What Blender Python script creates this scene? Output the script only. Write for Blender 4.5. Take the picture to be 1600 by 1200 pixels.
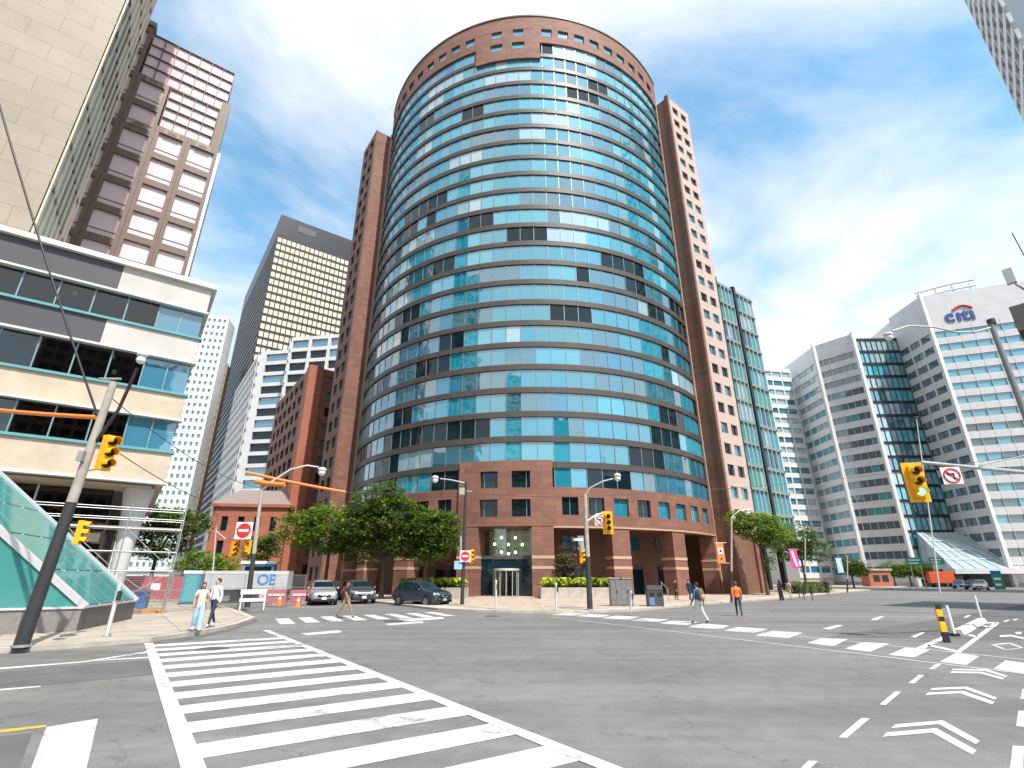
import bpy, bmesh, math, random
from mathutils import Vector, Matrix
random.seed(7)
R = math.radians
for o in list(bpy.data.objects): bpy.data.objects.remove(o)
scene = bpy.context.scene
COL = scene.collection

# ------------------------------------------------------------------ camera
FPX = 790.0; TH = R(21.05); HC = 1.85
cam = bpy.data.cameras.new('camera'); cam.sensor_width = 36; cam.lens = FPX/1600*36
cam.clip_end = 3000
camo = bpy.data.objects.new('camera', cam); COL.objects.link(camo)
camo.location = (0, 0, HC); camo.rotation_euler = (R(90)+TH, 0, 0)
scene.camera = camo
# ------------------------------------------------------------------ sun and sky
SUN_EL = R(57); SUN_DIR = Vector((0.55, -0.835, 0)).normalized()      # horizontal direction towards the sun
sun = bpy.data.lights.new('sun', 'SUN'); sun.energy = 4.2; sun.angle = R(0.6); sun.color = (1, .95, .87)
suno = bpy.data.objects.new('sun', sun); COL.objects.link(suno)
sv = SUN_DIR*math.cos(SUN_EL) + Vector((0, 0, math.sin(SUN_EL)))
suno.rotation_euler = sv.to_track_quat('Z', 'Y').to_euler()
suno.location = (60, -40, 120)
world = bpy.data.worlds.new('World'); scene.world = world; world.use_nodes = True
wn = world.node_tree; wn.nodes.clear()
def N(t, typ, **kw):
    n = t.nodes.new(typ)
    for k, v in kw.items(): setattr(n, k, v)
    return n
wo = N(wn, 'ShaderNodeOutputWorld'); bg = N(wn, 'ShaderNodeBackground'); bg.inputs[1].default_value = 0.13
sky = N(wn, 'ShaderNodeTexSky', sky_type='NISHITA', sun_disc=False, sun_elevation=SUN_EL,
        sun_rotation=math.atan2(SUN_DIR.x, SUN_DIR.y), altitude=100, air_density=1.0, dust_density=0.6, ozone_density=2.5)
tc = N(wn, 'ShaderNodeTexCoord'); sep = N(wn, 'ShaderNodeSeparateXYZ')
zc = N(wn, 'ShaderNodeMath', operation='MAXIMUM'); zc.inputs[1].default_value = 0.0
za = N(wn, 'ShaderNodeMath', operation='ADD'); za.inputs[1].default_value = 0.22
dx = N(wn, 'ShaderNodeMath', operation='DIVIDE'); dy = N(wn, 'ShaderNodeMath', operation='DIVIDE')
cmb = N(wn, 'ShaderNodeCombineXYZ')
n1 = N(wn, 'ShaderNodeTexNoise'); n1.inputs['Scale'].default_value = 1.15; n1.inputs['Detail'].default_value = 7
n1.inputs['Roughness'].default_value = .56; n1.inputs['Distortion'].default_value = .35
mp = N(wn, 'ShaderNodeMapping'); mp.inputs['Location'].default_value = (5.3, 2.2, 0); mp.inputs['Scale'].default_value = (1.0, 1.25, 1)
cr = N(wn, 'ShaderNodeValToRGB'); cr.color_ramp.elements[0].position = .34; cr.color_ramp.elements[1].position = .58
cr.color_ramp.elements[0].color = (0, 0, 0, 1); cr.color_ramp.elements[1].color = (1, 1, 1, 1)
hz = N(wn, 'ShaderNodeMapRange'); hz.inputs['From Min'].default_value = .0; hz.inputs['From Max'].default_value = .55
hz.inputs['To Min'].default_value = .62; hz.inputs['To Max'].default_value = 0
mxm = N(wn, 'ShaderNodeMath', operation='MAXIMUM')
sat = N(wn, 'ShaderNodeHueSaturation'); sat.inputs['Hue'].default_value = .478; sat.inputs['Saturation'].default_value = 1.04; sat.inputs['Value'].default_value = 1.6
mix = N(wn, 'ShaderNodeMixRGB'); mix.inputs['Color2'].default_value = (6.0, 6.1, 6.3, 1)
L = wn.links.new
L(tc.outputs['Generated'], sep.inputs[0]); L(sep.outputs['Z'], zc.inputs[0]); L(zc.outputs[0], za.inputs[0])
L(sep.outputs['X'], dx.inputs[0]); L(za.outputs[0], dx.inputs[1]); L(sep.outputs['Y'], dy.inputs[0]); L(za.outputs[0], dy.inputs[1])
L(dx.outputs[0], cmb.inputs[0]); L(dy.outputs[0], cmb.inputs[1]); L(cmb.outputs[0], mp.inputs[0]); L(mp.outputs[0], n1.inputs['Vector'])
L(n1.outputs['Fac'], cr.inputs[0]); L(sep.outputs['Z'], hz.inputs['Value']); L(cr.outputs[0], mxm.inputs[0]); L(hz.outputs[0], mxm.inputs[1])
L(sky.outputs[0], sat.inputs['Color']); L(sat.outputs[0], mix.inputs['Color1']); L(mxm.outputs[0], mix.inputs['Fac'])
L(mix.outputs[0], bg.inputs[0]); L(bg.outputs[0], wo.inputs[0])
vs = scene.view_settings; vs.view_transform = 'Standard'; vs.look = 'None'; vs.exposure = 0.62; vs.gamma = 1; vs.use_curve_mapping = False
scene.render.engine = 'CYCLES'; scene.cycles.max_bounces = 6; scene.cycles.transparent_max_bounces = 16
scene.cycles.caustics_reflective = False; scene.cycles.caustics_refractive = False

# ------------------------------------------------------------------ pixel helpers (direction from the photo, depth from ground or thing)
sT, cT = math.sin(TH), math.cos(TH)
def ray(u, v):
    xc = (u-800)/FPX; yc = (600-v)/FPX
    return Vector((xc, cT-yc*sT, sT+yc*cT))
def G(u, v, z=0.0):
    d = ray(u, v); t = (z-HC)/d.z; return Vector((d.x*t, d.y*t, z))
def atY(u, v, Y):
    d = ray(u, v); t = Y/d.y; return Vector((d.x*t, Y, d.z*t+HC))
GA = math.atan2(.587, .81)                       # street grid angle
AV = Vector((.81, .587, 0)).normalized(); BV = Vector((-.587, .81, 0)).normalized()
UV = Vector((.695, .719, 0)).normalized()

# ------------------------------------------------------------------ materials
MATS = {}
def mat(name, col, rough=.7, metal=0, var=.0, scale=4, bump=0, ior=1.45, emit=None, es=1, alpha=1, kind=None, trans=0, bscale=None):
    if name in MATS: return MATS[name]
    m = bpy.data.materials.new(name); m.use_nodes = True; MATS[name] = m
    t = m.node_tree; b = t.nodes['Principled BSDF']
    b.inputs['Base Color'].default_value = (*col, 1); b.inputs['Roughness'].default_value = rough
    b.inputs['Metallic'].default_value = metal; b.inputs['IOR'].default_value = ior
    b.inputs['Alpha'].default_value = alpha; b.inputs['Transmission Weight'].default_value = trans
    if emit: b.inputs['Emission Color'].default_value = (*emit, 1); b.inputs['Emission Strength'].default_value = es
    if var or bump:
        tcn = N(t, 'ShaderNodeTexCoord'); nz = N(t, 'ShaderNodeTexNoise')
        nz.inputs['Scale'].default_value = scale; nz.inputs['Detail'].default_value = 6; nz.inputs['Roughness'].default_value = .6
        t.links.new(tcn.outputs['Object'], nz.inputs['Vector'])
        if var:
            rp = N(t, 'ShaderNodeValToRGB')
            rp.color_ramp.elements[0].position = .3; rp.color_ramp.elements[1].position = .7
            rp.color_ramp.elements[0].color = (*[c*(1-var) for c in col], 1); rp.color_ramp.elements[1].color = (*[min(1, c*(1+var)) for c in col], 1)
            t.links.new(nz.outputs['Fac'], rp.inputs[0]); t.links.new(rp.outputs[0], b.inputs['Base Color'])
        if bump:
            n2 = N(t, 'ShaderNodeTexNoise'); n2.inputs['Scale'].default_value = bscale or scale*6; n2.inputs['Detail'].default_value = 4
            t.links.new(tcn.outputs['Object'], n2.inputs['Vector'])
            bp = N(t, 'ShaderNodeBump'); bp.inputs['Strength'].default_value = bump; bp.inputs['Distance'].default_value = .02
            t.links.new(n2.outputs['Fac'], bp.inputs['Height']); t.links.new(bp.outputs[0], b.inputs['Normal'])
    return m
def brickmat(name, c1, c2, mortar, bw=1.2, bh=.6, ms=.012, rough=.75):
    m = bpy.data.materials.new(name); m.use_nodes = True; MATS[name] = m
    t = m.node_tree; b = t.nodes['Principled BSDF']; b.inputs['Roughness'].default_value = rough
    g = N(t, 'ShaderNodeNewGeometry'); tcn = N(t, 'ShaderNodeTexCoord')
    sp = N(t, 'ShaderNodeSeparateXYZ'); t.links.new(tcn.outputs['Object'], sp.inputs[0])
    ad = N(t, 'ShaderNodeMath', operation='ADD'); t.links.new(sp.outputs['X'], ad.inputs[0]); t.links.new(sp.outputs['Y'], ad.inputs[1])
    cb = N(t, 'ShaderNodeCombineXYZ'); t.links.new(ad.outputs[0], cb.inputs[0]); t.links.new(sp.outputs['Z'], cb.inputs[1])
    br = N(t, 'ShaderNodeTexBrick'); br.inputs['Color1'].default_value = (*c1, 1); br.inputs['Color2'].default_value = (*c2, 1)
    br.inputs['Mortar'].default_value = (*mortar, 1); br.inputs['Scale'].default_value = 1; br.inputs['Mortar Size'].default_value = ms
    br.inputs['Brick Width'].default_value = bw; br.inputs['Row Height'].default_value = bh
    t.links.new(cb.outputs[0], br.inputs['Vector'])
    nz = N(t, 'ShaderNodeTexNoise'); nz.inputs['Scale'].default_value = .35; nz.inputs['Detail'].default_value = 6
    t.links.new(tcn.outputs['Object'], nz.inputs['Vector'])
    mr = N(t, 'ShaderNodeMapRange'); mr.inputs['To Min'].default_value = .75; mr.inputs['To Max'].default_value = 1.25
    t.links.new(nz.outputs['Fac'], mr.inputs['Value'])
    mx = N(t, 'ShaderNodeMixRGB', blend_type='MULTIPLY'); mx.inputs['Fac'].default_value = 1
    t.links.new(br.outputs['Color'], mx.inputs['Color1']); t.links.new(mr.outputs[0], mx.inputs['Color2']); t.links.new(mx.outputs[0], b.inputs['Base Color'])
    bp = N(t, 'ShaderNodeBump'); bp.inputs['Strength'].default_value = .3; bp.inputs['Distance'].default_value = .01; bp.invert = True
    t.links.new(br.outputs['Fac'], bp.inputs['Height']); t.links.new(bp.outputs[0], b.inputs['Normal'])
    return m
def asphalt_mat():
    m = bpy.data.materials.new('asphalt'); m.use_nodes = True; t = m.node_tree; b = t.nodes['Principled BSDF']
    tcn = N(t, 'ShaderNodeTexCoord')
    def noise(s, d, rot=None, sc=None):
        n = N(t, 'ShaderNodeTexNoise'); n.inputs['Scale'].default_value = s; n.inputs['Detail'].default_value = d; n.inputs['Roughness'].default_value = .62
        if sc:
            mpn = N(t, 'ShaderNodeMapping'); mpn.inputs['Rotation'].default_value = (0, 0, rot); mpn.inputs['Scale'].default_value = sc
            t.links.new(tcn.outputs['Object'], mpn.inputs[0]); t.links.new(mpn.outputs[0], n.inputs['Vector'])
        else: t.links.new(tcn.outputs['Object'], n.inputs['Vector'])
        return n
    big = noise(.16, 5); fine = noise(60, 3); streak = noise(1, 4, -GA-.12, (.05, .75, 1)); mid = noise(2.2, 6)
    def mr(n, a, bb, f0=.3, f1=.7):
        r = N(t, 'ShaderNodeMapRange'); r.inputs['From Min'].default_value = f0; r.inputs['From Max'].default_value = f1
        r.inputs['To Min'].default_value = a; r.inputs['To Max'].default_value = bb; t.links.new(n.outputs['Fac'], r.inputs['Value']); return r
    def mul(x, y):
        k = N(t, 'ShaderNodeMath', operation='MULTIPLY'); t.links.new(x.outputs[0], k.inputs[0]); t.links.new(y.outputs[0], k.inputs[1]); return k
    f = mul(mul(mul(mr(big, .8, 1.2), mr(streak, .76, 1.2)), mr(mid, .86, 1.14)), mr(fine, .58, 1.45))
    mx = N(t, 'ShaderNodeMixRGB', blend_type='MULTIPLY'); mx.inputs['Fac'].default_value = 1; mx.inputs['Color1'].default_value = (.152, .15, .148, 1)
    t.links.new(f.outputs[0], mx.inputs['Color2'])
    # cracks
    vo = N(t, 'ShaderNodeTexVoronoi', feature='DISTANCE_TO_EDGE'); vo.inputs['Scale'].default_value = .21
    nd = noise(.9, 4); av = N(t, 'ShaderNodeMixRGB'); av.inputs['Fac'].default_value = .62
    t.links.new(tcn.outputs['Object'], av.inputs['Color1']); t.links.new(nd.outputs['Color'], av.inputs['Color2']); 
    vm = N(t, 'ShaderNodeVectorMath', operation='ADD'); sc2 = N(t, 'ShaderNodeVectorMath', operation='SCALE'); sc2.inputs['Scale'].default_value = 2.2
    t.links.new(nd.outputs['Color'], sc2.inputs[0]); t.links.new(tcn.outputs['Object'], vm.inputs[0]); t.links.new(sc2.outputs[0], vm.inputs[1])
    t.links.new(vm.outputs[0], vo.inputs['Vector'])
    ck = N(t, 'ShaderNodeMapRange'); ck.inputs['From Min'].default_value = .0; ck.inputs['From Max'].default_value = .006
    ck.inputs['To Min'].default_value = .62; ck.inputs['To Max'].default_value = 1; t.links.new(vo.outputs['Distance'], ck.inputs['Value'])
    m2 = N(t, 'ShaderNodeMixRGB', blend_type='MULTIPLY'); m2.inputs['Fac'].default_value = 1
    t.links.new(mx.outputs[0], m2.inputs['Color1']); t.links.new(ck.outputs[0], m2.inputs['Color2'])
    t.links.new(m2.outputs[0], b.inputs['Base Color']); b.inputs['Roughness'].default_value = .68
    bp = N(t, 'ShaderNodeBump'); bp.inputs['Strength'].default_value = .35; bp.inputs['Distance'].default_value = .01
    t.links.new(fine.outputs['Fac'], bp.inputs['Height']); t.links.new(bp.outputs[0], b.inputs['Normal'])
    return m
def paint_mat(name, col):
    m = bpy.data.materials.new(name); m.use_nodes = True; t = m.node_tree; b = t.nodes['Principled BSDF']; b.inputs['Roughness'].default_value = .7
    tcn = N(t, 'ShaderNodeTexCoord'); n = N(t, 'ShaderNodeTexNoise'); n.inputs['Scale'].default_value = 5; n.inputs['Detail'].default_value = 9; n.inputs['Roughness'].default_value = .72
    ge = N(t, 'ShaderNodeNewGeometry'); t.links.new(ge.outputs['Position'], n.inputs['Vector']); rp = N(t, 'ShaderNodeValToRGB')
    nb = N(t, 'ShaderNodeTexNoise'); nb.inputs['Scale'].default_value = .55; nb.inputs['Detail'].default_value = 4; t.links.new(ge.outputs['Position'], nb.inputs['Vector'])
    av = N(t, 'ShaderNodeMixRGB'); av.inputs['Fac'].default_value = .5; t.links.new(n.outputs['Fac'], av.inputs['Color1']); t.links.new(nb.outputs['Fac'], av.inputs['Color2'])
    e = rp.color_ramp.elements; e[0].position = .37; e[0].color = (.19, .19, .19, 1); e[1].position = .46; e[1].color = (*[c*.82 for c in col], 1)
    e2 = e.new(.7); e2.color = (*col, 1)
    t.links.new(av.outputs[0], rp.inputs[0]); t.links.new(rp.outputs[0], b.inputs['Base Color']); return m
def leaf_mat(name, col):
    m = bpy.data.materials.new(name); m.use_nodes = True; t = m.node_tree; b = t.nodes['Principled BSDF']; b.inputs['Roughness'].default_value = .5
    tcn = N(t, 'ShaderNodeTexCoord'); n = N(t, 'ShaderNodeTexNoise'); n.inputs['Scale'].default_value = 1.4; n.inputs['Detail'].default_value = 5
    t.links.new(tcn.outputs['Object'], n.inputs['Vector']); rp = N(t, 'ShaderNodeValToRGB')
    e = rp.color_ramp.elements; e[0].position = .25; e[0].color = (*[c*.45 for c in col], 1); e[1].position = .75; e[1].color = (col[0]*1.75, col[1]*1.45, col[2]*1.1, 1)
    ge = N(t, 'ShaderNodeNewGeometry'); mxv = N(t, 'ShaderNodeMixRGB'); mxv.inputs['Fac'].default_value = .45; t.links.new(n.outputs['Fac'], mxv.inputs['Color1']); t.links.new(ge.outputs['Random Per Island'], mxv.inputs['Color2'])
    t.links.new(mxv.outputs[0], rp.inputs[0]); t.links.new(rp.outputs[0], b.inputs['Base Color'])
    tr = N(t, 'ShaderNodeBsdfTranslucent'); t.links.new(rp.outputs[0], tr.inputs[0]); mx = N(t, 'ShaderNodeMixShader'); mx.inputs[0].default_value = .4
    t.links.new(b.outputs[0], mx.inputs[1]); t.links.new(tr.outputs[0], mx.inputs[2]); t.links.new(mx.outputs[0], t.nodes['Material Output'].inputs[0]); return m
def clear_glass(name, tint, refl=.12):
    m = bpy.data.materials.new(name); m.use_nodes = True; t = m.node_tree; t.nodes.remove(t.nodes['Principled BSDF'])
    tr = N(t, 'ShaderNodeBsdfTransparent'); tr.inputs[0].default_value = (*tint, 1); gl = N(t, 'ShaderNodeBsdfGlossy'); gl.inputs['Roughness'].default_value = .02
    fr = N(t, 'ShaderNodeFresnel'); fr.inputs[0].default_value = 1.5; ad = N(t, 'ShaderNodeMath', operation='ADD'); ad.inputs[1].default_value = refl; ad.use_clamp = True
    t.links.new(fr.outputs[0], ad.inputs[0]); mx = N(t, 'ShaderNodeMixShader'); t.links.new(ad.outputs[0], mx.inputs[0])
    t.links.new(tr.outputs[0], mx.inputs[1]); t.links.new(gl.outputs[0], mx.inputs[2]); t.links.new(mx.outputs[0], t.nodes['Material Output'].inputs[0]); return m
def canopy_glass():
    m = bpy.data.materials.new('canopy_glass'); m.use_nodes = True; t = m.node_tree; b = t.nodes['Principled BSDF']; b.inputs['Base Color'].default_value = (.1, .38, .37, 1); b.inputs['Roughness'].default_value = .05; b.inputs['IOR'].default_value = 1.7
    tr = N(t, 'ShaderNodeBsdfTransparent'); tr.inputs[0].default_value = (.4, .7, .66, 1); mx = N(t, 'ShaderNodeMixShader'); mx.inputs[0].default_value = .62
    t.links.new(tr.outputs[0], mx.inputs[1]); t.links.new(b.outputs[0], mx.inputs[2]); t.links.new(mx.outputs[0], t.nodes['Material Output'].inputs[0]); return m
M_ASPH = asphalt_mat()
M_WHITE = paint_mat('road_paint_white', (.6, .6, .61)); M_YEL = paint_mat('road_paint_yellow', (.7, .42, .05))
M_CONC = mat('concrete', (.42, .38, .33), .85, var=.22, scale=1.3, bump=.3)
M_SLAB = mat('paving', (.36, .315, .27), .85, var=.2, scale=.9, bump=.3, bscale=30)
M_SLAB2 = mat('plaza_paving', (.4, .32, .265), .85, var=.2, scale=.9, bump=.3, bscale=30)
M_BRICK = brickmat('red_granite', (.25, .112, .078), (.18, .083, .058), (.12, .06, .045))
M_BRICKD = brickmat('shaded_granite', (.2, .095, .065), (.165, .08, .055), (.11, .055, .04))  # darker copy of the red granite, for faces in shade
M_BRICK2 = brickmat('heritage_brick', (.42, .13, .07), (.36, .11, .06), (.3, .14, .1), .5, .2, .02)
M_TRIM = mat('tan_trim', (.5, .33, .24), .7, var=.1)
M_SPAN = mat('bronze_spandrel', (.075, .06, .05), .5, metal=.0, var=.12, scale=.6)
M_MUL = mat('mullion', (.2, .3, .33), .4, metal=.4)
def glass(name, col, rough=.03, ior=1.9, metal=0):
    m = mat(name, col, rough, metal, ior=ior); t = m.node_tree; tcn = N(t, 'ShaderNodeNewGeometry'); nz = N(t, 'ShaderNodeTexNoise'); nz.inputs['Scale'].default_value = .45; nz.inputs['Detail'].default_value = 2
    t.links.new(tcn.outputs['Position'], nz.inputs['Vector']); bp = N(t, 'ShaderNodeBump'); bp.inputs['Strength'].default_value = .25; bp.inputs['Distance'].default_value = .08
    t.links.new(nz.outputs['Fac'], bp.inputs['Height']); t.links.new(bp.outputs[0], t.nodes['Principled BSDF'].inputs['Normal']); return m
GL_TEAL = glass('teal_glass', (.008, .24, .34), ior=2.7); GL_TEAL2 = glass('light_teal_glass', (.035, .34, .45), ior=2.7); GL_PALE = glass('pale_blind_sky_glass', (.3, .46, .52), ior=2.8)  # pale tone stands for mirrored sky as well as drawn blinds
GL_DARK = glass('dark_glass', (.006, .018, .024), .03, 1.5); GL_BLUE = glass('blue_glass', (.015, .16, .26), ior=2.7); GL_DTEAL = glass('deep_teal_glass', (.01, .13, .18), ior=3.0)
GL_PINK = glass('pink_glass', (.8, .62, .65), .1, 1.9); GL_SUNGOLD = glass('sun_gold_glass', (.68, .58, .4), .25, 1.8); GL_GREEN = glass('green_glass', (.06, .32, .32), .04, 2.1)
GL_CLEAR = clear_glass('clear_glass', (.86, .95, .92), .05); GL_CANOPY = canopy_glass()
GL_CITI = glass('ribbon_glass', (.08, .14, .165), .05, 2.1); GL_CITIB = glass('ribbon_blue_glass', (.1, .33, .42), .05, 2.2)
M_WHITEW = mat('white_panel', (.6, .6, .6), .6, var=.1, scale=.25); M_GREYP = mat('silver_panel', (.56, .56, .575), .5, var=.07, scale=.3)
M_BEIGE = brickmat('beige_stone', (.33, .275, .215), (.305, .255, .2), (.2, .165, .13), 3.2, 1.6, .02, .6)
M_CHAR = mat('charcoal_panel', (.07, .07, .078), .5); M_BLACK = mat('black_steel', (.016, .018, .022), .45); M_TDB = mat('black_tower_steel', (.02, .023, .03), .4)
M_STEEL = mat('galvanised_steel', (.5, .51, .52), .4, metal=.7, var=.15, scale=6); M_ALU = mat('aluminium', (.62, .63, .64), .45, metal=.3)
M_POLE = mat('concrete_pole', (.38, .35, .31), .85, var=.2, scale=3); M_POLED = mat('dark_painted_pole', (.035, .037, .04), .55, var=.2, scale=5)
M_SIGY = mat('signal_yellow', (.85, .42, .01), .45); M_ORANGE = mat('orange_sleeve', (.85, .23, .04), .5); M_RED = mat('sign_red', (.6, .03, .04), .5)
M_SIGNW = mat('sign_white', (.8, .8, .8), .5); M_RUB = mat('rubber', (.02, .02, .02), .8); M_GRAN = mat('dark_granite', (.1, .095, .1), .45, var=.3, scale=14)
M_BARK = mat('bark', (.09, .065, .045), .9, var=.3, scale=5, bump=.5); M_SOIL = mat('soil', (.06, .045, .03), .95, var=.3)
LEAF_D = leaf_mat('leaf_green', (.1, .19, .035)); LEAF_B = leaf_mat('leaf_bright', (.16, .3, .03)); LEAF_H = leaf_mat('hosta_leaf', (.3, .42, .05))

# ------------------------------------------------------------------ mesh builder
class MB:
    def __init__(s): s.v = []; s.f = []; s.m = []; s.sm = []
    def add(s, vs, fs, mi=0, smooth=False):
        o = len(s.v); s.v += [tuple(p) for p in vs]; s.f += [tuple(i+o for i in f) for f in fs]; s.m += [mi]*len(fs); s.sm += [smooth]*len(fs)
    def box(s, c, d, rz=0, mi=0, M=None):
        x, y, z = d[0]/2, d[1]/2, d[2]/2; ca, sa = math.cos(rz), math.sin(rz)
        vs = []
        for sz in (-z, z):
            for sx, sy in ((-x, -y), (x, -y), (x, y), (-x, y)):
                p = Vector((c[0]+sx*ca-sy*sa, c[1]+sx*sa+sy*ca, c[2]+sz)); vs.append(M @ p if M else p)
        s.add(vs, [(3, 2, 1, 0), (4, 5, 6, 7), (0, 1, 5, 4), (1, 2, 6, 5), (2, 3, 7, 6), (3, 0, 4, 7)], mi); return s
    def b2(s, p0, p1, mi=0, M=None):
        return s.box([(a+b)/2 for a, b in zip(p0, p1)], [abs(b-a) for a, b in zip(p0, p1)], 0, mi, M)
    def prism(s, poly, z0, z1, mi=0):
        a = sum(poly[i][0]*poly[(i+1) % len(poly)][1]-poly[(i+1) % len(poly)][0]*poly[i][1] for i in range(len(poly)))
        if a < 0: poly = poly[::-1]
        n = len(poly); vs = [(p[0], p[1], z0) for p in poly]+[(p[0], p[1], z1) for p in poly]
        s.add(vs, [tuple(range(n-1, -1, -1)), tuple(range(n, 2*n))]+[(i, (i+1) % n, n+(i+1) % n, n+i) for i in range(n)], mi); return s
    def hexa(s, p, mi=0):   # 8 corner points: bottom 4 ccw, top 4 ccw
        s.add(p, [(3, 2, 1, 0), (4, 5, 6, 7), (0, 1, 5, 4), (1, 2, 6, 5), (2, 3, 7, 6), (3, 0, 4, 7)], mi); return s
    def tube(s, pts, r, n=8, mi=0, caps=True):
        pts = [Vector(p) for p in pts]; rs = r if isinstance(r, (list, tuple)) else [r]*len(pts); vs = []
        up = Vector((0, 0, 1))
        for i, p in enumerate(pts):
            d = (pts[min(i+1, len(pts)-1)]-pts[max(i-1, 0)]).normalized()
            a = d.cross(up if abs(d.z) < .95 else Vector((0, 1, 0))).normalized(); b = d.cross(a)
            vs += [p+(a*math.cos(t)+b*math.sin(t))*rs[i] for t in [2*math.pi*k/n for k in range(n)]]
        fs = [(i*n+k, (i+1)*n+k, (i+1)*n+(k+1) % n, i*n+(k+1) % n) for i in range(len(pts)-1) for k in range(n)]
        s.add(vs, fs, mi, True)
        if caps: s.add(vs[:n], [tuple(range(n))], mi); s.add(vs[-n:], [tuple(range(n-1, -1, -1))], mi)
        return s
    def ball(s, c, r, mi=0, n=10, m=7):
        rr = r if isinstance(r, (list, tuple)) else (r, r, r); vs = []
        for i in range(m+1):
            t = math.pi*i/m
            for k in range(n):
                a = 2*math.pi*k/n; vs.append((c[0]+rr[0]*math.sin(t)*math.cos(a), c[1]+rr[1]*math.sin(t)*math.sin(a), c[2]+rr[2]*math.cos(t)))
        s.add(vs, [(i*n+k, (i+1)*n+k, (i+1)*n+(k+1) % n, i*n+(k+1) % n) for i in range(m) for k in range(n)], mi, True); return s
    def disc(s, c, r, axis='y', n=20, th=.02, mi=0):
        vs = []
        for e in (-th/2, th/2):
            for k in range(n):
                a = 2*math.pi*k/n; p, q = r*math.cos(a), r*math.sin(a)
                vs.append((c[0]+p, c[1]+e, c[2]+q) if axis == 'y' else (c[0]+e, c[1]+p, c[2]+q) if axis == 'x' else (c[0]+p, c[1]+q, c[2]+e))
        s.add(vs, [tuple(range(n)), tuple(range(2*n-1, n-1, -1))]+[(k, n+k, n+(k+1) % n, (k+1) % n) for k in range(n)], mi); return s
    def mesh(s, name, mats):
        me = bpy.data.meshes.new(name); me.from_pydata(s.v, [], s.f)
        for m in (mats if isinstance(mats, (list, tuple)) else [mats]): me.materials.append(m)
        me.polygons.foreach_set('material_index', s.m); me.polygons.foreach_set('use_smooth', s.sm)
        bm = bmesh.new(); bm.from_mesh(me); bmesh.ops.recalc_face_normals(bm, faces=bm.faces); bm.to_mesh(me); bm.free()
        me.update(); return me
    def build(s, name, mats, parent=None, M=None, stuff=False):
        return link(name, s.mesh(name, mats), parent, M, stuff)
def link(name, me, parent=None, M=None, stuff=False):
    o = bpy.data.objects.new(name, me); COL.objects.link(o)
    if parent: o.parent = parent
    if M is not None: o.matrix_local = M
    if stuff: o['kind'] = 'stuff'
    return o
def thing(name, label, cat, loc=(0, 0, 0), rz=0, group=None):
    o = bpy.data.objects.new(name, None); COL.objects.link(o); o.location = loc; o.rotation_euler = (0, 0, rz); o.empty_display_size = .3
    return tag(o, label, cat, group)
def tag(o, label, cat, group=None):
    o['label'] = label; o['category'] = cat
    if group: o['group'] = group
    return o
def struct(o): o['kind'] = 'structure'; return o
def copy_tree(o, parent=None):
    c = o.copy(); COL.objects.link(c); c.parent = parent
    for ch in list(o.children): copy_tree(ch, c)
    return c
T = Matrix.Translation
def RZ(a): return Matrix.Rotation(a, 4, 'Z')
_mc = {}
def boxmesh(name, d, m):
    k = (name, tuple(round(x, 3) for x in d), m.name)
    if k not in _mc: _mc[k] = MB().box((0, 0, 0), d).mesh(name, m)
    return _mc[k]

def facade(parent, M, W, z0, z1, cols, rows, pier, band, depth, mw, glasses, pane='pane', stuff=False, rowpick=None, limit=300, mb=None, wname='spandrel', pname='pier', seed=1, endp=True, pback=.006, jit=True, skip=None):
    """A face in the plane y=0 of frame M: bands and piers in front of recessed panes."""
    rnd = random.Random(seed); mb = mb or mw
    H = z1-z0; ph = (H-band*(rows+1))/rows; pw = (W-pier*(cols+1))/cols
    if stuff:
        g = MB()
        for r in range(rows+1): g.b2((0, 0, z0+r*(ph+band)), (W, depth, z0+r*(ph+band)+band))
        g.build(wname, mb, parent, M, True)
        if pier > 0:
            g = MB()
            for c in range(cols+1): g.b2((c*(pw+pier), pback, z0+.01), (c*(pw+pier)+pier, depth+.002, z1-.01))
            g.build(pname, mw, parent, M, True)
    else:
        bme = boxmesh(wname, (W, depth, band), mb)
        for r in range(rows+1): link(wname, bme, parent, M @ T((W/2, depth/2, z0+r*(ph+band)+band/2)))
        if pier > 0:
            pme = boxmesh(pname, (pier, depth, H-.02), mw)
            for c in range(cols+1): link(pname, pme, parent, M @ T((c*(pw+pier)+pier/2, depth/2+pback, (z0+z1)/2)))
    st = MB(); n = 0
    for r in range(rows):
        cur = rnd.randrange(len(glasses)); run = 0
        for c in range(cols):
            if run <= 0: cur = rnd.randrange(len(glasses)); run = rnd.randint(1, 3)
            run -= 1
            if rowpick: cur = rowpick(r, c, rnd)
            if skip and skip(c, r): continue
            p = (pier+c*(pw+pier)+pw/2, depth-.04, z0+band+r*(ph+band)+ph/2); dm = (pw+.02, .03, ph+.02)
            if not stuff and n < limit:
                link(pane, boxmesh(pane, dm, glasses[cur]), parent, M @ T(p)); n += 1
            else: st.box(p, dm, 0, cur)
    if st.v: st.build(pane, glasses, parent, M, True)

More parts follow.
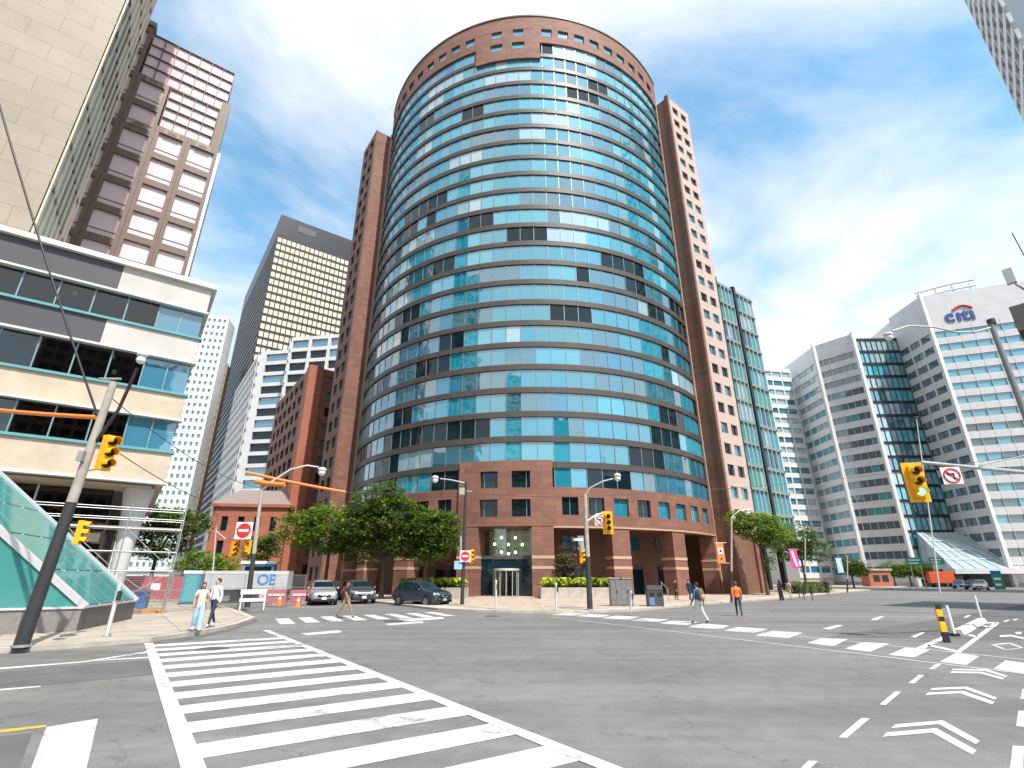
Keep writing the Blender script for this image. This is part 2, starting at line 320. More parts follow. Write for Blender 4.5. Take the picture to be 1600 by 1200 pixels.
# ================================================================== GROUND
road = struct(MB().b2((-900, -500, -.3), (900, 900, 0)).build('road', M_ASPH))
def zone(poly, name, m, kerb=True, grid=None, zt=.15, inset=.0, ang=GA, slabs=True, maxd=60):
    base = struct(MB().prism(poly, -.05, zt-(.02 if grid else 0)).build(name, M_CONC if kerb else m))
    if grid:
        # paving slabs laid in a grid, clipped by the kerb outline
        cx = sum(p[0] for p in poly)/len(poly); cy = sum(p[1] for p in poly)/len(poly)
        area = sum(poly[i][0]*poly[(i+1) % len(poly)][1]-poly[(i+1) % len(poly)][0]*poly[i][1] for i in range(len(poly)))
        P = poly if area > 0 else poly[::-1]
        # inset by kerb width
        n = len(P); ins = []
        edges = []
        for i in range(n):
            a = Vector(P[i]).to_2d(); b = Vector(P[(i+1) % n]).to_2d(); d = (b-a).normalized(); nn = Vector((-d.y, d.x)); edges.append((a+nn*.3, nn))
        ca, sa = math.cos(ang), math.sin(ang); cnt = 0; rest = MB()
        uv = [(p[0]*ca+p[1]*sa, -p[0]*sa+p[1]*ca) for p in P]
        u0, u1 = min(p[0] for p in uv), max(p[0] for p in uv); v0, v1 = min(p[1] for p in uv), max(p[1] for p in uv)
        cells = []
        uu = u0
        while uu < u1:
            vv = v0
            while vv < v1:
                q = [Vector((x*ca-y*sa, x*sa+y*ca)) for x, y in ((uu, vv), (uu+grid-.025, vv), (uu+grid-.025, vv+grid-.025), (uu, vv+grid-.025))]
                for a, nn in edges:
                    out = []
                    for i in range(len(q)):
                        s_, e_ = q[i], q[(i+1) % len(q)]; ds, de = (s_-a).dot(nn), (e_-a).dot(nn)
                        if ds >= 0: out.append(s_)
                        if ds*de < 0: out.append(s_+(e_-s_)*(ds/(ds-de)))
                    q = out
                    if len(q) < 3: break
                if len(q) >= 3:
                    ctr = sum(q, Vector((0, 0)))/len(q); cells.append((ctr.length, q))
                vv += grid
            uu += grid
        cells.sort(key=lambda t: t[0])
        for k, (dd, q) in enumerate(cells):
            dz = random.uniform(-.003, .003)
            if k < 290: MB().prism([tuple(p) for p in q], zt-.019, zt+dz).build('paving_slab', m, base)
            else: rest.prism([tuple(p) for p in q], zt-.019, zt+dz)
        if rest.v: rest.build('paving_slab', m, base, stuff=True)
    return base
def xy(v): return (v.x, v.y)
# left corner pavement (kerb line read off the photo), then the pavement in front of the curved tower
lk = [(-40, -4.1)]+[xy(G(*p)) for p in ((0, 1021), (130, 1012), (235, 1003), (310, 992), (352, 984), (372, 979), (398, 969))]+[(-13.6, 28.6), (-15.4, 31.5)]
left_walk = zone(lk+[(-60, 94), (-100, 38)], 'left_pavement', M_SLAB, grid=1.6)
pk = [(-90, 150), (-16.5, 53.2), (-8.9, 41.6)]+[(-6.4, 37.2), (-4.6, 34.4), (-2.2, 32.7), (0, 31.7), (2.9, 31.3), (5.2, 31.9), (7.8, 33.9), (14.5, 41.6), (23.5, 50.4), (50.3, 80.9), (90, 125), (150, 190)]
plaza = zone(pk, 'tower_pavement', M_SLAB2, grid=1.8, ang=.0)
# far side of the avenue
zone([xy(G(1600, 934)), (75, 78), (112, 118), (160, 168), (220, 140), (140, 40), (70, 30)], 'far_pavement', M_SLAB)
# near corner beside the photographer, out of frame to the right
# road markings: outlines read off the photo and laid on the asphalt
def mark(name, px, m=None, z=.005):
    ps = [G(u, v) for u, v in px]
    c = sum(ps, Vector())/len(ps)
    o = MB(); o.add([(p.x-c.x, p.y-c.y, 0) for p in ps], [tuple(range(len(ps)))])
    return o.build(name, m or M_WHITE, road, T((c.x, c.y, z)))
def bar(name, c, d, ln, w, m=None, z=.005, skew=None):
    d = d.normalized(); n = skew.normalized() if skew else Vector((-d.y, d.x, 0))
    o = MB(); o.add([d*(-ln/2)-n*(w/2), d*(ln/2)-n*(w/2), d*(ln/2)+n*(w/2), d*(-ln/2)+n*(w/2)], [(0, 1, 2, 3)])
    return o.build(name, m or M_WHITE, road, T((c.x, c.y, z)))
M_ASPH2 = mat('asphalt_or_shadow_patch', (.105, .105, .108), .85, var=.22, scale=1.2, bump=.3, bscale=60); M_ASPH3 = mat('asphalt_old', (.17, .165, .16), .85, var=.16, scale=.8, bump=.3, bscale=60)
def lp(x, y): return (x/5.333, 980+y/5.333)
for nm, q, m_, z_ in (('asphalt_or_shadow_patch', [lp(-300, 400), lp(700, 312), lp(1262, 272), lp(1330, 392), lp(560, 465), lp(-300, 545)], M_ASPH2, .003),
                      ('asphalt_or_shadow_patch', [lp(-200, 930), lp(270, 882), lp(130, 1260), lp(-300, 1260)], M_ASPH2, .003),
                      
                      ('asphalt_or_shadow_patch', [(1290, 996), (1600, 945), (1900, 960), (1750, 1002)], M_ASPH2, .0028), ('asphalt_or_shadow_patch', [(232, 1003), (318, 992), (402, 968), (404, 971), (360, 986), (300, 1000), (240, 1008)], M_ASPH2, .0034)):  # first polygon here paints the building shadow at the far right
    mark(nm, q, m_, z_)
L0, L1 = G(232, 1005), G(302, 1200); R0, R1 = G(415, 985), G(950, 1200)
dL = (L1-L0).normalized(); dR = (R1-R0).normalized()
L1e = L0+dL*17.5; R1e = R0+dR*21
for a, b, w in ((L0, L1e, .22), (R0, R1e, .22)): bar('crosswalk_line', (a+b)/2, b-a, (b-a).length, w, z=.009)
k = 0
while True:
    s0 = .55+k*1.2
    if s0 > 17: break
    a0 = L0+dL*s0; a1 = L0+dL*(s0+.62)
    def hit(p):   # follow the bar direction to the right-hand line
        d = (AV*1.0+Vector((.02, -.02, 0))); 
        den = d.x*dR.y-d.y*dR.x; w_ = R0-p; t = (w_.x*dR.y-w_.y*dR.x)/den; return p+d*t
    b0, b1 = hit(a0), hit(a1); c = (a0+b1)/2
    o = MB(); o.add([p-c for p in (a0, b0, b1, a1)], [(0, 1, 2, 3)]); o.build('crosswalk_bar', M_WHITE, road, T((c.x, c.y, .005))); k += 1
def zp(x, y): return (1250+x/4.571, 960+y/4.571)
for q in (((50, 205), (160, 170), (340, 178), (240, 228)), ((320, 245), (450, 200), (640, 210), (500, 268)), ((632, 290), (760, 235), (940, 250), (815, 308)), ((1000, 340), (1115, 275), (1280, 300), (1190, 362)), ((1385, 390), (1470, 330), (1690, 360), (1620, 425))):
    mark('crosswalk_bar', [zp(*p) for p in q])
for q in (((1180, 993), (1205, 986), (1255, 989), (1232, 997)), ((1130, 986), (1152, 980), (1200, 983), (1178, 989)), ((1075, 980), (1098, 974), (1140, 978), (1122, 983)), ((1030, 974), (1050, 970), (1092, 972), (1072, 977)), ((985, 970), (1005, 966), (1045, 968), (1027, 972)), ((940, 966), (962, 962), (1000, 964), (982, 968)), ((900, 963), (920, 959.5), (955, 961), (938, 964.5)), ((860, 961), (880, 958.5), (915, 959), (897, 962))):
    mark('crosswalk_bar', q)
a, b = G(860, 964), G(1640, 1058); bar('crosswalk_line', (a+b)/2, b-a, (b-a).length, .1, z=.009)
a, b = G(900, 959), G(1640, 1035); bar('crosswalk_line', (a+b)/2, b-a, (b-a).length, .1, z=.009)
for u, v in ((445, 970.5), (482, 968.5), (518, 967), (553, 965.5), (588, 964), (622, 962.5), (655, 961), (686, 959.5)):
    bar('crosswalk_bar', G(u, v), Vector((-.45, .89, 0)), 3.6, .62)
for q in (((275, 880), (440, 742), (498, 745), (338, 885)), ((568, 645), (680, 552), (722, 556), (612, 650)), ((775, 492), (850, 432), (888, 436), (818, 494)), ((920, 392), (970, 355), (1010, 358), (955, 394)), ((-10, 1120), (60, 1048), (130, 1052), (50, 1125)),
          ((1500, 1110), (1520, 940), (1600, 945), (1595, 1115)), ((1545, 800), (1560, 690), (1640, 695), (1630, 808)), ((1575, 605), (1590, 535), (1650, 538), (1640, 608)),
          ((160, 102), (270, 75), (310, 80), (215, 108)), ((500, 38), (570, 14), (605, 16), (545, 42)), ((790, 160), (870, 128), (893, 132), (825, 166)), ((1165, 22), (1205, 3), (1225, 5), (1190, 24)),
          ((1450, 50), (1485, 38), (1500, 42), (1465, 54)), ((1515, 40), (1545, 30), (1560, 33), (1530, 44))):
    mark('lane_dash', [zp(*p) for p in q])
def chev(a, tip, b, th):   # one bent stripe
    mark('bike_chevron', [zp(*a), zp(*tip), zp(tip[0]-th[0], tip[1]+th[1]), zp(a[0]-th[0], a[1]+th[1])])
    mark('bike_chevron', [zp(*tip), zp(*b), zp(b[0]-th[0], b[1]+th[1]), zp(tip[0]-th[0], tip[1]+th[1])], z=.0052)
chev((680, 788), (1020, 760), (1285, 905), (28, 26)); chev((620, 846), (975, 815), (1262, 975), (30, 32))
chev((945, 528), (1190, 518), (1408, 597), (16, 14)); chev((915, 560), (1165, 548), (1392, 628), (20, 17))
chev((1095, 390), (1330, 394), (1482, 440), (12, 10)); chev((1085, 408), (1300, 412), (1462, 456), (14, 11))
for p in (((1360, 215), (1500, 203), (1500, 210), (1385, 220)), ((1500, 203), (1600, 240), (1585, 243), (1495, 211)), ((1600, 240), (1470, 258), (1465, 251), (1575, 241)), ((1470, 258), (1360, 215), (1385, 217), (1475, 250))):
    mark('bike_diamond', [zp(*q) for q in p])
for p in (((1425, 150), (1500, 146), (1510, 158), (1430, 162)), ((1505, 146), (1600, 165), (1600, 180), (1510, 158)), ((1535, 128), (1580, 126), (1585, 140), (1545, 142))):
    mark('bike_symbol', [zp(*q) for q in p])
# painted buffer beside the cycle lane
for p in (((830, 240), (1040, 148), (1075, 155), (880, 248)), ((1110, 268), (1385, 60), (1425, 64), (1150, 272)), ((900, 222), (925, 216), (1130, 258), (1110, 270)), ((1190, 150), (1215, 142), (1270, 155), (1255, 164)), ((1300, 85), (1325, 80), (1360, 90), (1345, 98)), ((1230, 62), (1250, 55), (1420, 56), (1415, 66))):
    mark('buffer_line', [zp(*q) for q in p])
def lp(x, y): return (x/5.333, 980+y/5.333)
mark('centre_line', [lp(-300, 925), lp(380, 835), lp(385, 818), lp(-300, 890)], M_YEL)
mark('stop_bar', [lp(230, 1260), lp(385, 835), lp(815, 765), lp(700, 1260)])
mark('lane_dash', [lp(-200, 550), lp(340, 500), lp(335, 490), lp(-200, 533)])
mark('lane_line', [lp(-300, 378), lp(700, 295), lp(1235, 215), lp(1235, 200), lp(700, 285), lp(-300, 362)])
mark('lane_line', [lp(740, 285), lp(1260, 258), lp(1255, 248), lp(1000, 262)])
mark('lane_arrow', [(620, 968), (690, 964), (695, 967), (640, 971)]); mark('lane_arrow', [(470, 990), (530, 985), (535, 988), (480, 993)]); mark('lane_arrow', [(600, 975), (660, 971), (662, 973.5), (610, 977)])
def cover(u, v, r, rx=1):
    p = G(u, v); o = MB().disc((0, 0, 0), r, 'z', 24, .012); o.build('manhole_cover', M_CHAR, road, T((p.x, p.y, .006)))
cover(332, 1014, .42); cover(615, 971, .45); cover(770, 963, .42)

# ================================================================== CURVED TOWER
TC = Vector((3.07, 81.8, 0)); TR = 27.2; ROT = -8.0; PH = 64.0
tower = thing('apartment_tower', 'curved teal glass and red granite tower with bronze floor bands above the planters', 'tower', TC)
def ang(phi): return R(phi+ROT)
def pol(r, phi): a = ang(phi); return Vector((r*math.sin(a), -r*math.cos(a), 0))
def arcbox(name, r0, r1, p0, p1, z0, z1, m, parent=None, n=None, stuff=False):
    n = n or max(2, int(abs(p1-p0)/2)); b = MB(); vs = []
    for i in range(n+1):
        f = p0+(p1-p0)*i/n
        for r in (r0, r1):
            q = pol(r, f); vs += [(q.x, q.y, z0), (q.x, q.y, z1)]
    fs = []
    for i in range(n):
        a, c = i*4, i*4+4
        fs += [(a, c, c+1, a+1), (a+2, a+3, c+3, c+2), (a+1, c+1, c+3, a+3), (a, a+2, c+2, c)]
    fs += [(0, 1, 3, 2), (n*4, n*4+2, n*4+3, n*4+1)]
    b.add(vs, fs); return b.build(name, m, parent or tower, None, stuff)
TILT = random.Random(5)
def apanel(name, phi, r, w, h, zc, m, th=.04, parent=None):
    q = pol(r, phi); return link(name, boxmesh(name, (w, th, h), m), parent or tower, T((q.x, q.y, zc)) @ RZ(ang(phi)+(TILT.gauss(0, .004) if name == 'pane' else 0)) @ Matrix.Rotation(TILT.gauss(0, .004) if name == 'pane' else 0, 4, 'X'))
P = 2.9; ZS = [74.35-P*k for k in range(-1, 22)]       # floor band heights, top to bottom
# core
cp = [xy(pol(TR-.35, f)) for f in [-PH+i*2 for i in range(65)]]+[(26, 6), (14, 20), (-16, 20), (-27, 4)]
MB().prism(cp, 6.95, 84.6).build('core_wall', M_BRICKD, tower)
cp2 = [xy(pol(TR-4.2, f)) for f in [-PH+i*4 for i in range(33)]]+[(24, 5), (13, 18), (-15, 18), (-25, 3)]
MB().prism(cp2, .1, 6.95).build('ground_floor_wall', M_BRICKD, tower)
for i, z in enumerate(ZS):
    arcbox('floor_band', TR-.3, TR+.09, -PH, PH, z-.34, z+.34, M_SPAN, n=64)
NP = 34; dp = 2*PH/NP; rows = [(ZS[0]+.34, ZS[0]+2.7)]+[(ZS[i+1]+.34, ZS[i]-.34) for i in range(22)]+[(ZS[22]-2.45, ZS[22]-.34)]
pw = TR*R(dp)-.09; kinds = [GL_TEAL, GL_TEAL2, GL_PALE, GL_DARK, GL_BLUE, GL_DTEAL]
rest = {}; rnd = random.Random(11); placed = 0; total = []
for r, (z0, z1) in reversed(list(enumerate(rows))):
    run = 0
    for c in range(NP):
        phi = -PH+dp*(c+.5)
        if run <= 0:
            low = r/23; x = phi
            w = [5, 2.5, 1.0, .6, .5, 1.6]  # weights put darker panes low down, imitating reflections of neighbouring buildings
            if r > 13 and x > 8: w = [2, .8, .4, 5.0*low, .5, 4]
            elif r > 8 and x < -14: w = [1.6, 1.2, .7, 2, .6, 3]
            elif r < 6: w = [3, 3, 1.2, .8, 1.6, .8]
            cur = rnd.choices(range(6), w)[0]; run = rnd.choice((1, 2, 2, 3, 3, 4))
        run -= 1
        if r in (0, 23) and abs(phi) < 11: continue
        h = z1-z0
        if placed < 298: apanel('pane', phi, TR-.12, pw, h+.04, (z0+z1)/2, kinds[cur]); placed += 1
        else:
            g = rest.setdefault(0, MB()); q = pol(TR-.12, phi); g.box((q.x, q.y, (z0+z1)/2), (pw, .04, h+.04), 0, cur, T((q.x, q.y, (z0+z1)/2)) @ RZ(ang(phi)+TILT.gauss(0, .004)) @ Matrix.Rotation(TILT.gauss(0, .004), 4, 'X') @ T((-q.x, -q.y, -(z0+z1)/2)))
rest[0].build('pane', kinds, tower, None, True)
for c in range(NP+1):
    phi = -PH+dp*c
    zt = 79.85 if abs(phi) > 11 else 77; zb = ZS[22]-2.45 if abs(phi) > 11 else ZS[22]
    apanel('mullion', phi, TR-.1, .085, zt-zb, (zt+zb)/2, M_MUL, .16)
# crown of red granite with a row of small windows and the deeper central panel
zc0, zc1, zw0, zw1 = 79.85, 85.8, 81.4, 83.0
for nm, a, b in (('crown_wall', zc0, zw0), ('crown_wall', zw1, zc1)):
    arcbox(nm, TR-.5, TR+.2, -PH, PH, a, b, M_BRICK, n=64)
arcbox('coping', TR-.6, TR+.32, -PH, PH, zc1, zc1+.3, M_SPAN, n=64)
wps = [f for f in [13+5.6*i for i in range(9)]]; wps = sorted([-f for f in wps]+[-3.6, 3.6]+wps); hw = 1.65
prev = -PH
for f in wps:
    e = hw/2/R(1)/TR; arcbox('crown_pier', TR-.5, TR+.19, prev, f-e, zw0, zw1, M_BRICK); prev = f+e
    apanel('crown_window', f, TR-.1, hw+.06, zw1-zw0+.06, (zw0+zw1)/2, GL_TEAL if rnd.random() < .6 else GL_DTEAL)
arcbox('crown_pier', TR-.5, TR+.19, prev, PH, zw0, zw1, M_BRICK)
PP = 10.6
def portal_panel(z0, z1, wins, r1, name='granite_panel'):
    cuts = sorted(set([z0, z1]+[w for a in wins for w in a]))
    for a, b in zip(cuts, cuts[1:]):
        if any(a >= w0-.001 and b <= w1+.001 for w0, w1 in wins):
            e = 1.95/2/R(1)/TR
            for p0, p1 in ((-PP, -3.6-e), (-3.6+e, 3.6-e), (3.6+e, PP)): arcbox(name, TR-.45, r1-.004, p0, p1, a, b, M_BRICK)
            for f in (-3.6, 3.6):
                apanel('portal_window', f, TR+.0, 2.0, b-a+.04, (a+b)/2, GL_DARK if z0 < 20 else GL_TEAL, .05)
                apanel('window_bar', f+(1.2 if f > 0 else -1.2), TR+.05, .08, b-a, (a+b)/2, M_MUL, .08)
        else: arcbox(name, TR-.45, r1, -PP, PP, a, b, M_BRICK)
portal_panel(76.3, 81.38, [(78.5, 79.9)], TR+.32)
portal_panel(6.95, 13.85, [(7.9, 9.7), (10.9, 12.7)], TR+.55)
# second floor of granite with square windows
for s in (-1, 1):
    a0, a1 = (PP, PH) if s > 0 else (-PH, -PP)
    arcbox('granite_band', TR-.5, TR+.25, a0, a1, 6.95, 8.1, M_BRICK); arcbox('granite_band', TR-.5, TR+.25, a0, a1, 9.95, 11.0, M_BRICK)
    arcbox('soffit_trim', TR-.52, TR+.3, a0, a1, 6.8, 6.95, M_TRIM)
    fs = [14.5+6.1*i for i in range(8)]; fs = fs if s > 0 else [-f for f in reversed(fs)]; prev = a0; e = 1.75/2/R(1)/TR
    for f in fs:
        arcbox('granite_pier', TR-.5, TR+.245, prev, f-e, 8.1, 9.95, M_BRICK); prev = f+e
        apanel('square_window', f, TR-.1, 1.8, 1.9, 9.02, rnd.choice((GL_TEAL, GL_TEAL, GL_DARK, GL_DTEAL)), .05)
        apanel('window_bar', f, TR-.06, .06, 1.85, 9.02, M_MUL, .06)
    arcbox('granite_pier', TR-.5, TR+.245, prev, a1, 8.1, 9.95, M_BRICK)
# colonnade columns with two pale bands
cols = [(-62.5, 3.2), (-43, 4.4), (-26, 4.4), (26, 4.4), (43, 4.4), (62.5, 3.2)]
for f, w in cols+[(-8.2, 4.7), (8.2, 4.7)]:
    c = arcbox('column', TR-1.6, TR+(.5 if abs(f) < 10 else .2), f-w/2, f+w/2, .1, 6.95 if abs(f) < 10 else 6.8, M_BRICK, n=3)
    for z in (2.75, 3.75): arcbox('column_band', TR-1.63, TR+(.53 if abs(f) < 10 else .23), f-w/2-.06, f+w/2+.06, z, z+.28, M_TRIM, c, n=3)
# recessed ground-floor shopfronts
for f0, f1 in ((-40, -28), (-23, -11), (14, 22), (29, 39.5), (46, 60)):
    n = max(2, int((f1-f0)/3)); d = (f1-f0)/n
    for i in range(n):
        apanel('shop_window', f0+d*(i+.5), TR-4.12, (TR-4.2)*R(d)-.12, 2.6, 1.5, GL_DARK, .06)
    arcbox('shop_lintel', TR-4.25, TR-4.0, f0, f1, 2.82, 3.1, M_CHAR)
for f in (16, 20.5, 31, 37, 48, 54, -14, -19, -31, -37): apanel('upper_window', f, TR-4.15, 1.5, 1.5, 5.6, GL_DTEAL, .06)
# entrance: lit lobby behind clear glass, revolving door
lob = TR-.9
arcbox('lobby_floor', TR-4.15, TR+1.2, -6, 6, .1, .2, M_SLAB2)
MBk = arcbox('lobby_wall', TR-4.19, TR-4.1, -6, 6, .2, 6.9, mat('lobby_wall', (.45, .5, .4), .6))
for f in (-4.4, -1.5, 1.5, 4.4):
    apanel('lobby_glass', f, lob, TR*R(2.85)-.05, 2.7, 5.45, GL_CLEAR, .02)
arcbox('transom', lob-.15, lob+.1, -6, 6, 3.75, 4.1, M_CHAR)
for f in (-4.6, 4.6): apanel('entrance_glass', f, lob, 1.25, 3.5, 2.0, GL_DARK, .03)
apanel('entrance_glass', 0, lob, 3.0, .95, 3.25, GL_DARK, .03)
dq = pol(lob, 0)
rev = MB()
for k in range(12): 
    a = 2*math.pi*k/12; rev.tube([(dq.x+1.25*math.cos(a), dq.y+1.25*math.sin(a), .2), (dq.x+1.25*math.cos(a), dq.y+1.25*math.sin(a), 2.62)], .035, 6)
rd = rev.build('revolving_door', M_ALU, tower)
MB().disc((dq.x, dq.y, 2.72), 1.36, 'z', 24, .22).build('door_drum', mat('pale_metal', (.6, .62, .6), .4, .3), rd)
for k in range(4):
    a = k*math.pi/2+.5; link('door_wing', boxmesh('door_wing', (1.15, .03, 2.35), GL_CLEAR), rd, T((dq.x+.6*math.cos(a), dq.y+.6*math.sin(a), 1.4)) @ RZ(a))
M_LAMP = mat('lamp_globe', (1, .95, .8), .4, emit=(1, .85, .55), es=6)
ch = MB(); chq = pol(TR-2.4, 0); gl = []
for x, z in ((-.75, 6.0), (.75, 6.0), (-1.5, 5.3), (0, 5.3), (1.5, 5.3), (-.75, 4.5), (.75, 4.5), (0, 4.35)):
    gl.append((chq.x+x, chq.y+.2*x, z)); ch.tube([(chq.x+x, chq.y+.2*x, z), (chq.x+x, chq.y+.2*x, 6.85)], .015, 5)
cho = tag(ch.build('chandelier', M_BLACK), 'lit chandelier of round globes hanging behind the lobby glass', 'chandelier'); cho.location = TC
for q in gl: MB().ball((0, 0, 0), .14).build('globe', M_LAMP, cho, T(q))
# side wings
def wing(poly, name, m, top): return MB().prism([(p[0]-TC.x, p[1]-TC.y) for p in poly], .1, top).build(name, m, tower)
# right wing: return facing the glass darkened for shade, small-windowed front wall paled for sun
w0 = TC+pol(TR+.1, PH); w1 = w0+Vector((1.41, -1.94, 0)); w2 = w1+AV*5.9
wing([xy(w0-AV*.2), xy(w1+BV*.3), xy(w2+BV*.3), xy(w2+BV*14), xy(w0+BV*12)], 'right_wing', M_BRICKD, 80.5)
MB().prism([xy(w1-TC-AV*.12+BV*.5), xy(w1-TC-AV*.12-BV*.12), xy(w1-TC+AV*.35-BV*.12), xy(w1-TC+AV*.35+BV*.5)], .1, 81).build('corner_pier', M_BRICKD, tower)
MB().prism([xy(w0-TC-AV*.35), xy(w0-TC-AV*.35-BV*.25), xy(w0-TC-AV*.05-BV*.25), xy(w0-TC-AV*.05)], .1, 81).build('tan_edge_trim', M_TRIM, tower)
M_SUNW = brickmat('sunlit_granite', (.52, .4, .35), (.48, .37, .325), (.36, .27, .235))  # granite paled to carry the sunlight on the right wing
Mw = T(w1-TC+AV*.36) @ RZ(GA)
facade(tower, Mw, 5.5, 7.2, 80.6, 2, 25, .85, 1.4, .32, M_SUNW, [GL_DTEAL, GL_BLUE, GL_DARK], 'wing_window', wname='wing_band', pname='wing_pier', seed=3)
for x in (.6, 5.0): MB().b2((x-.6, 0, .1), (x+.6, .8, 7.2)).build('column', M_BRICK, tower, Mw)
# left wing: sunlit end pier and a windowed return darkened for shade
v0 = TC+pol(TR+.1, -PH); v1 = v0-AV*3.1; v2 = v1+BV*6.5
wing([xy(v0), xy(v1+AV*.3), xy(v2+AV*.3), xy(v2+AV*8), xy(v0+BV*4)], 'left_wing', M_BRICK, 80.5)
facade(tower, T(v2-TC) @ RZ(GA-math.pi/2), 6.5, .3, 80.6, 2, 26, 1.1, 1.3, .3, M_BRICKD, [GL_DTEAL, GL_DARK, GL_BLUE], 'wing_window', wname='wing_band', pname='wing_pier', seed=4)
MB().prism([xy(v0-TC+AV*.05), xy(v0-TC+AV*.05-BV*.2), xy(v0-TC-AV*.35-BV*.2), xy(v0-TC-AV*.35)], .1, 81).build('tan_edge_trim', M_TRIM, tower)

# ================================================================== GENERIC BUILDINGS
def bldg(name, label, corner, rz, group=None): return thing(name, label, 'building', (corner[0], corner[1], 0), rz, group)
def core(b, W, D, H, m, y0=.35, x0=0, z0=0, name='wall'): return MB().b2((x0+.35, y0, z0), (x0+W-.02, D, H), 0).build(name, m, b)
SIDE_L = lambda D: T((0, D, 0)) @ RZ(-math.pi/2)           # left side face, runs from back to front
SIDE_R = lambda W: T((W, 0, 0)) @ RZ(math.pi/2)
# --- podium office block, near left
C1 = Vector((-21.9, 32, 0)); PW = 34.0
pod = bldg('office_block', 'low office block with dark glass bands between beige and white spandrels behind the scaffold', C1-AV*PW, GA)
MB().b2((0, .45, 7.3), (PW-.45, 22, 20.9)).build('core_wall', M_CHAR, pod)
bands = [(7.5, 9.35, 0), (11.65, 13.25, 0), (15.75, 17.45, 1), (19.65, 21.5, 1)]
M_BCON = mat('beige_concrete', (.52, .44, .34), .8, var=.14, scale=.8); M_TSILL = mat('teal_sill', (.12, .33, .36), .4)
for z0, z1, k in bands:
    xs = PW-5.2 if k else PW
    if k:
        MB().b2((0, .02, z0), (xs-.02, .5, z1)).build('charcoal_spandrel', M_CHAR, pod); MB().b2((xs, 0, z0), (PW, .5, z1)).build('white_spandrel', mat('off_white_panel', (.5, .48, .45), .65, var=.1, scale=.5), pod)
    else: MB().b2((0, 0, z0), (PW, .5, z1)).build('beige_spandrel', M_BCON, pod)
    MB().b2((PW-.5, .505, z0), (PW, 22, z1)).build('side_spandrel', M_WHITEW if k else M_BCON, pod)
    if z1 < 21: MB().b2((0, -.14, z1), (PW+.12, .5, z1+.16)).build('window_sill', M_TSILL, pod)
    MB().b2((0, -.14, z0-.14), (PW+.12, .5, z0-.002)).build('white_drip', M_WHITEW, pod)
MB().b2((-.1, -.3, 21.5), (PW+.3, 22, 21.85)).build('roof_slab', M_WHITEW, pod)
GL_OFF = clear_glass('office_glass', (.12, .16, .17), .06); GL_OFFB = glass('sky_blue_glass', (.05, .2, .3), .03, 2.3)
for z0, z1 in ((9.51, 11.5), (13.41, 15.6), (17.61, 19.5)):
    x = PW-.1; i = 0
    while x > PW-22:
        w = 1.3 if i < 2 else 1.75
        link('pane', boxmesh('pane', (w-.08, .03, z1-z0), GL_OFFB if i < 2 else GL_OFF), pod, T((x-w/2, .3, (z0+z1)/2)))
        link('mullion', boxmesh('mullion', (.08, .14, z1-z0), M_MUL), pod, T((x-w, .28, (z0+z1)/2))); x -= w; i += 1
    for j in range(5): link('pane', boxmesh('pane', (.03, 1.9, z1-z0), GL_OFFB), pod, T((PW-.3, 1.5+2*j, (z0+z1)/2)))
# a few lit office ceiling lights behind the glass
M_OLAMP = mat('office_lamp', (1, .85, .5), .5, emit=(1, .75, .35), es=2.5)
for x, z in ((PW-4.4, 15.2), (PW-4.1, 14.2), (PW-8, 15.0), (PW-7.2, 18.9), (PW-11.5, 19), (PW-3.6, 10.9), (PW-3.8, 10.2), (PW-7.6, 10.8), (PW-12, 10.6)):
    MB().box((x, .41, z), (.22, .05, .28)).build('ceiling_lamp', M_OLAMP, pod)
# recessed ground floors of the podium
MB().b2((0, 4, .1), (PW-3, 22, 7.4)).build('ground_floor_wall', mat('shop_wall', (.3, .27, .23), .8, var=.2), pod)
MB().b2((0, .6, 7.25), (PW-.6, 4, 7.34)).build('soffit', M_BCON, pod)
for k in range(12):
    x = PW-3.4-k*1.9
    link('shop_pane', boxmesh('shop_pane', (1.8, .03, 2.7), GL_OFF), pod, T((x, 3.6, 5.9))); link('shop_pane', boxmesh('shop_pane', (1.8, .03, 3.4), GL_OFF), pod, T((x, 3.6, 2.2)))
    link('mullion', boxmesh('mullion', (.1, .2, 7.1), M_ALU), pod, T((x-.95, 3.55, 3.7)))
MB().b2((0, 3.2, 4.0), (PW-2.6, 3.7, 4.5)).build('canopy_beam', M_BCON, pod)
colm = MB()
colm.tube([(PW-1.2, 2.4, .1), (PW-1.2, 2.4, 3.6), (PW-1.2, 2.4, 5.5), (PW-1.2, 2.4, 7.3)], [.42, .48, .62, .85], 20); colm.build('flared_column', M_WHITEW, pod)
for k in range(1, 4): link('flared_column', colm.mesh('flared_column', M_WHITEW), pod, T((-7*k, 0, 0)))
# --- beige stone tower above the podium
bc = Vector((-33.0, 28.5, 0)); BW = 30
bei = bldg('stone_tower', 'beige stone slab tower with a windowed flank rising above the office block', bc-AV*BW, GA)
MB().b2((0, 0, 18), (BW, 9, 95)).build('stone_wall', M_BEIGE, bei)
ff = SIDE_R(BW+.13)
facade(bei, ff, 9, 20, 95, 6, 18, .3, .25, .12, mat('cream_fin', (.62, .52, .36), .6), [GL_BLUE, GL_DARK, GL_PINK, GL_PALE], 'flank_window', wname='flank_band', pname='cream_fin', seed=8, mb=M_CHAR, pback=-.07)
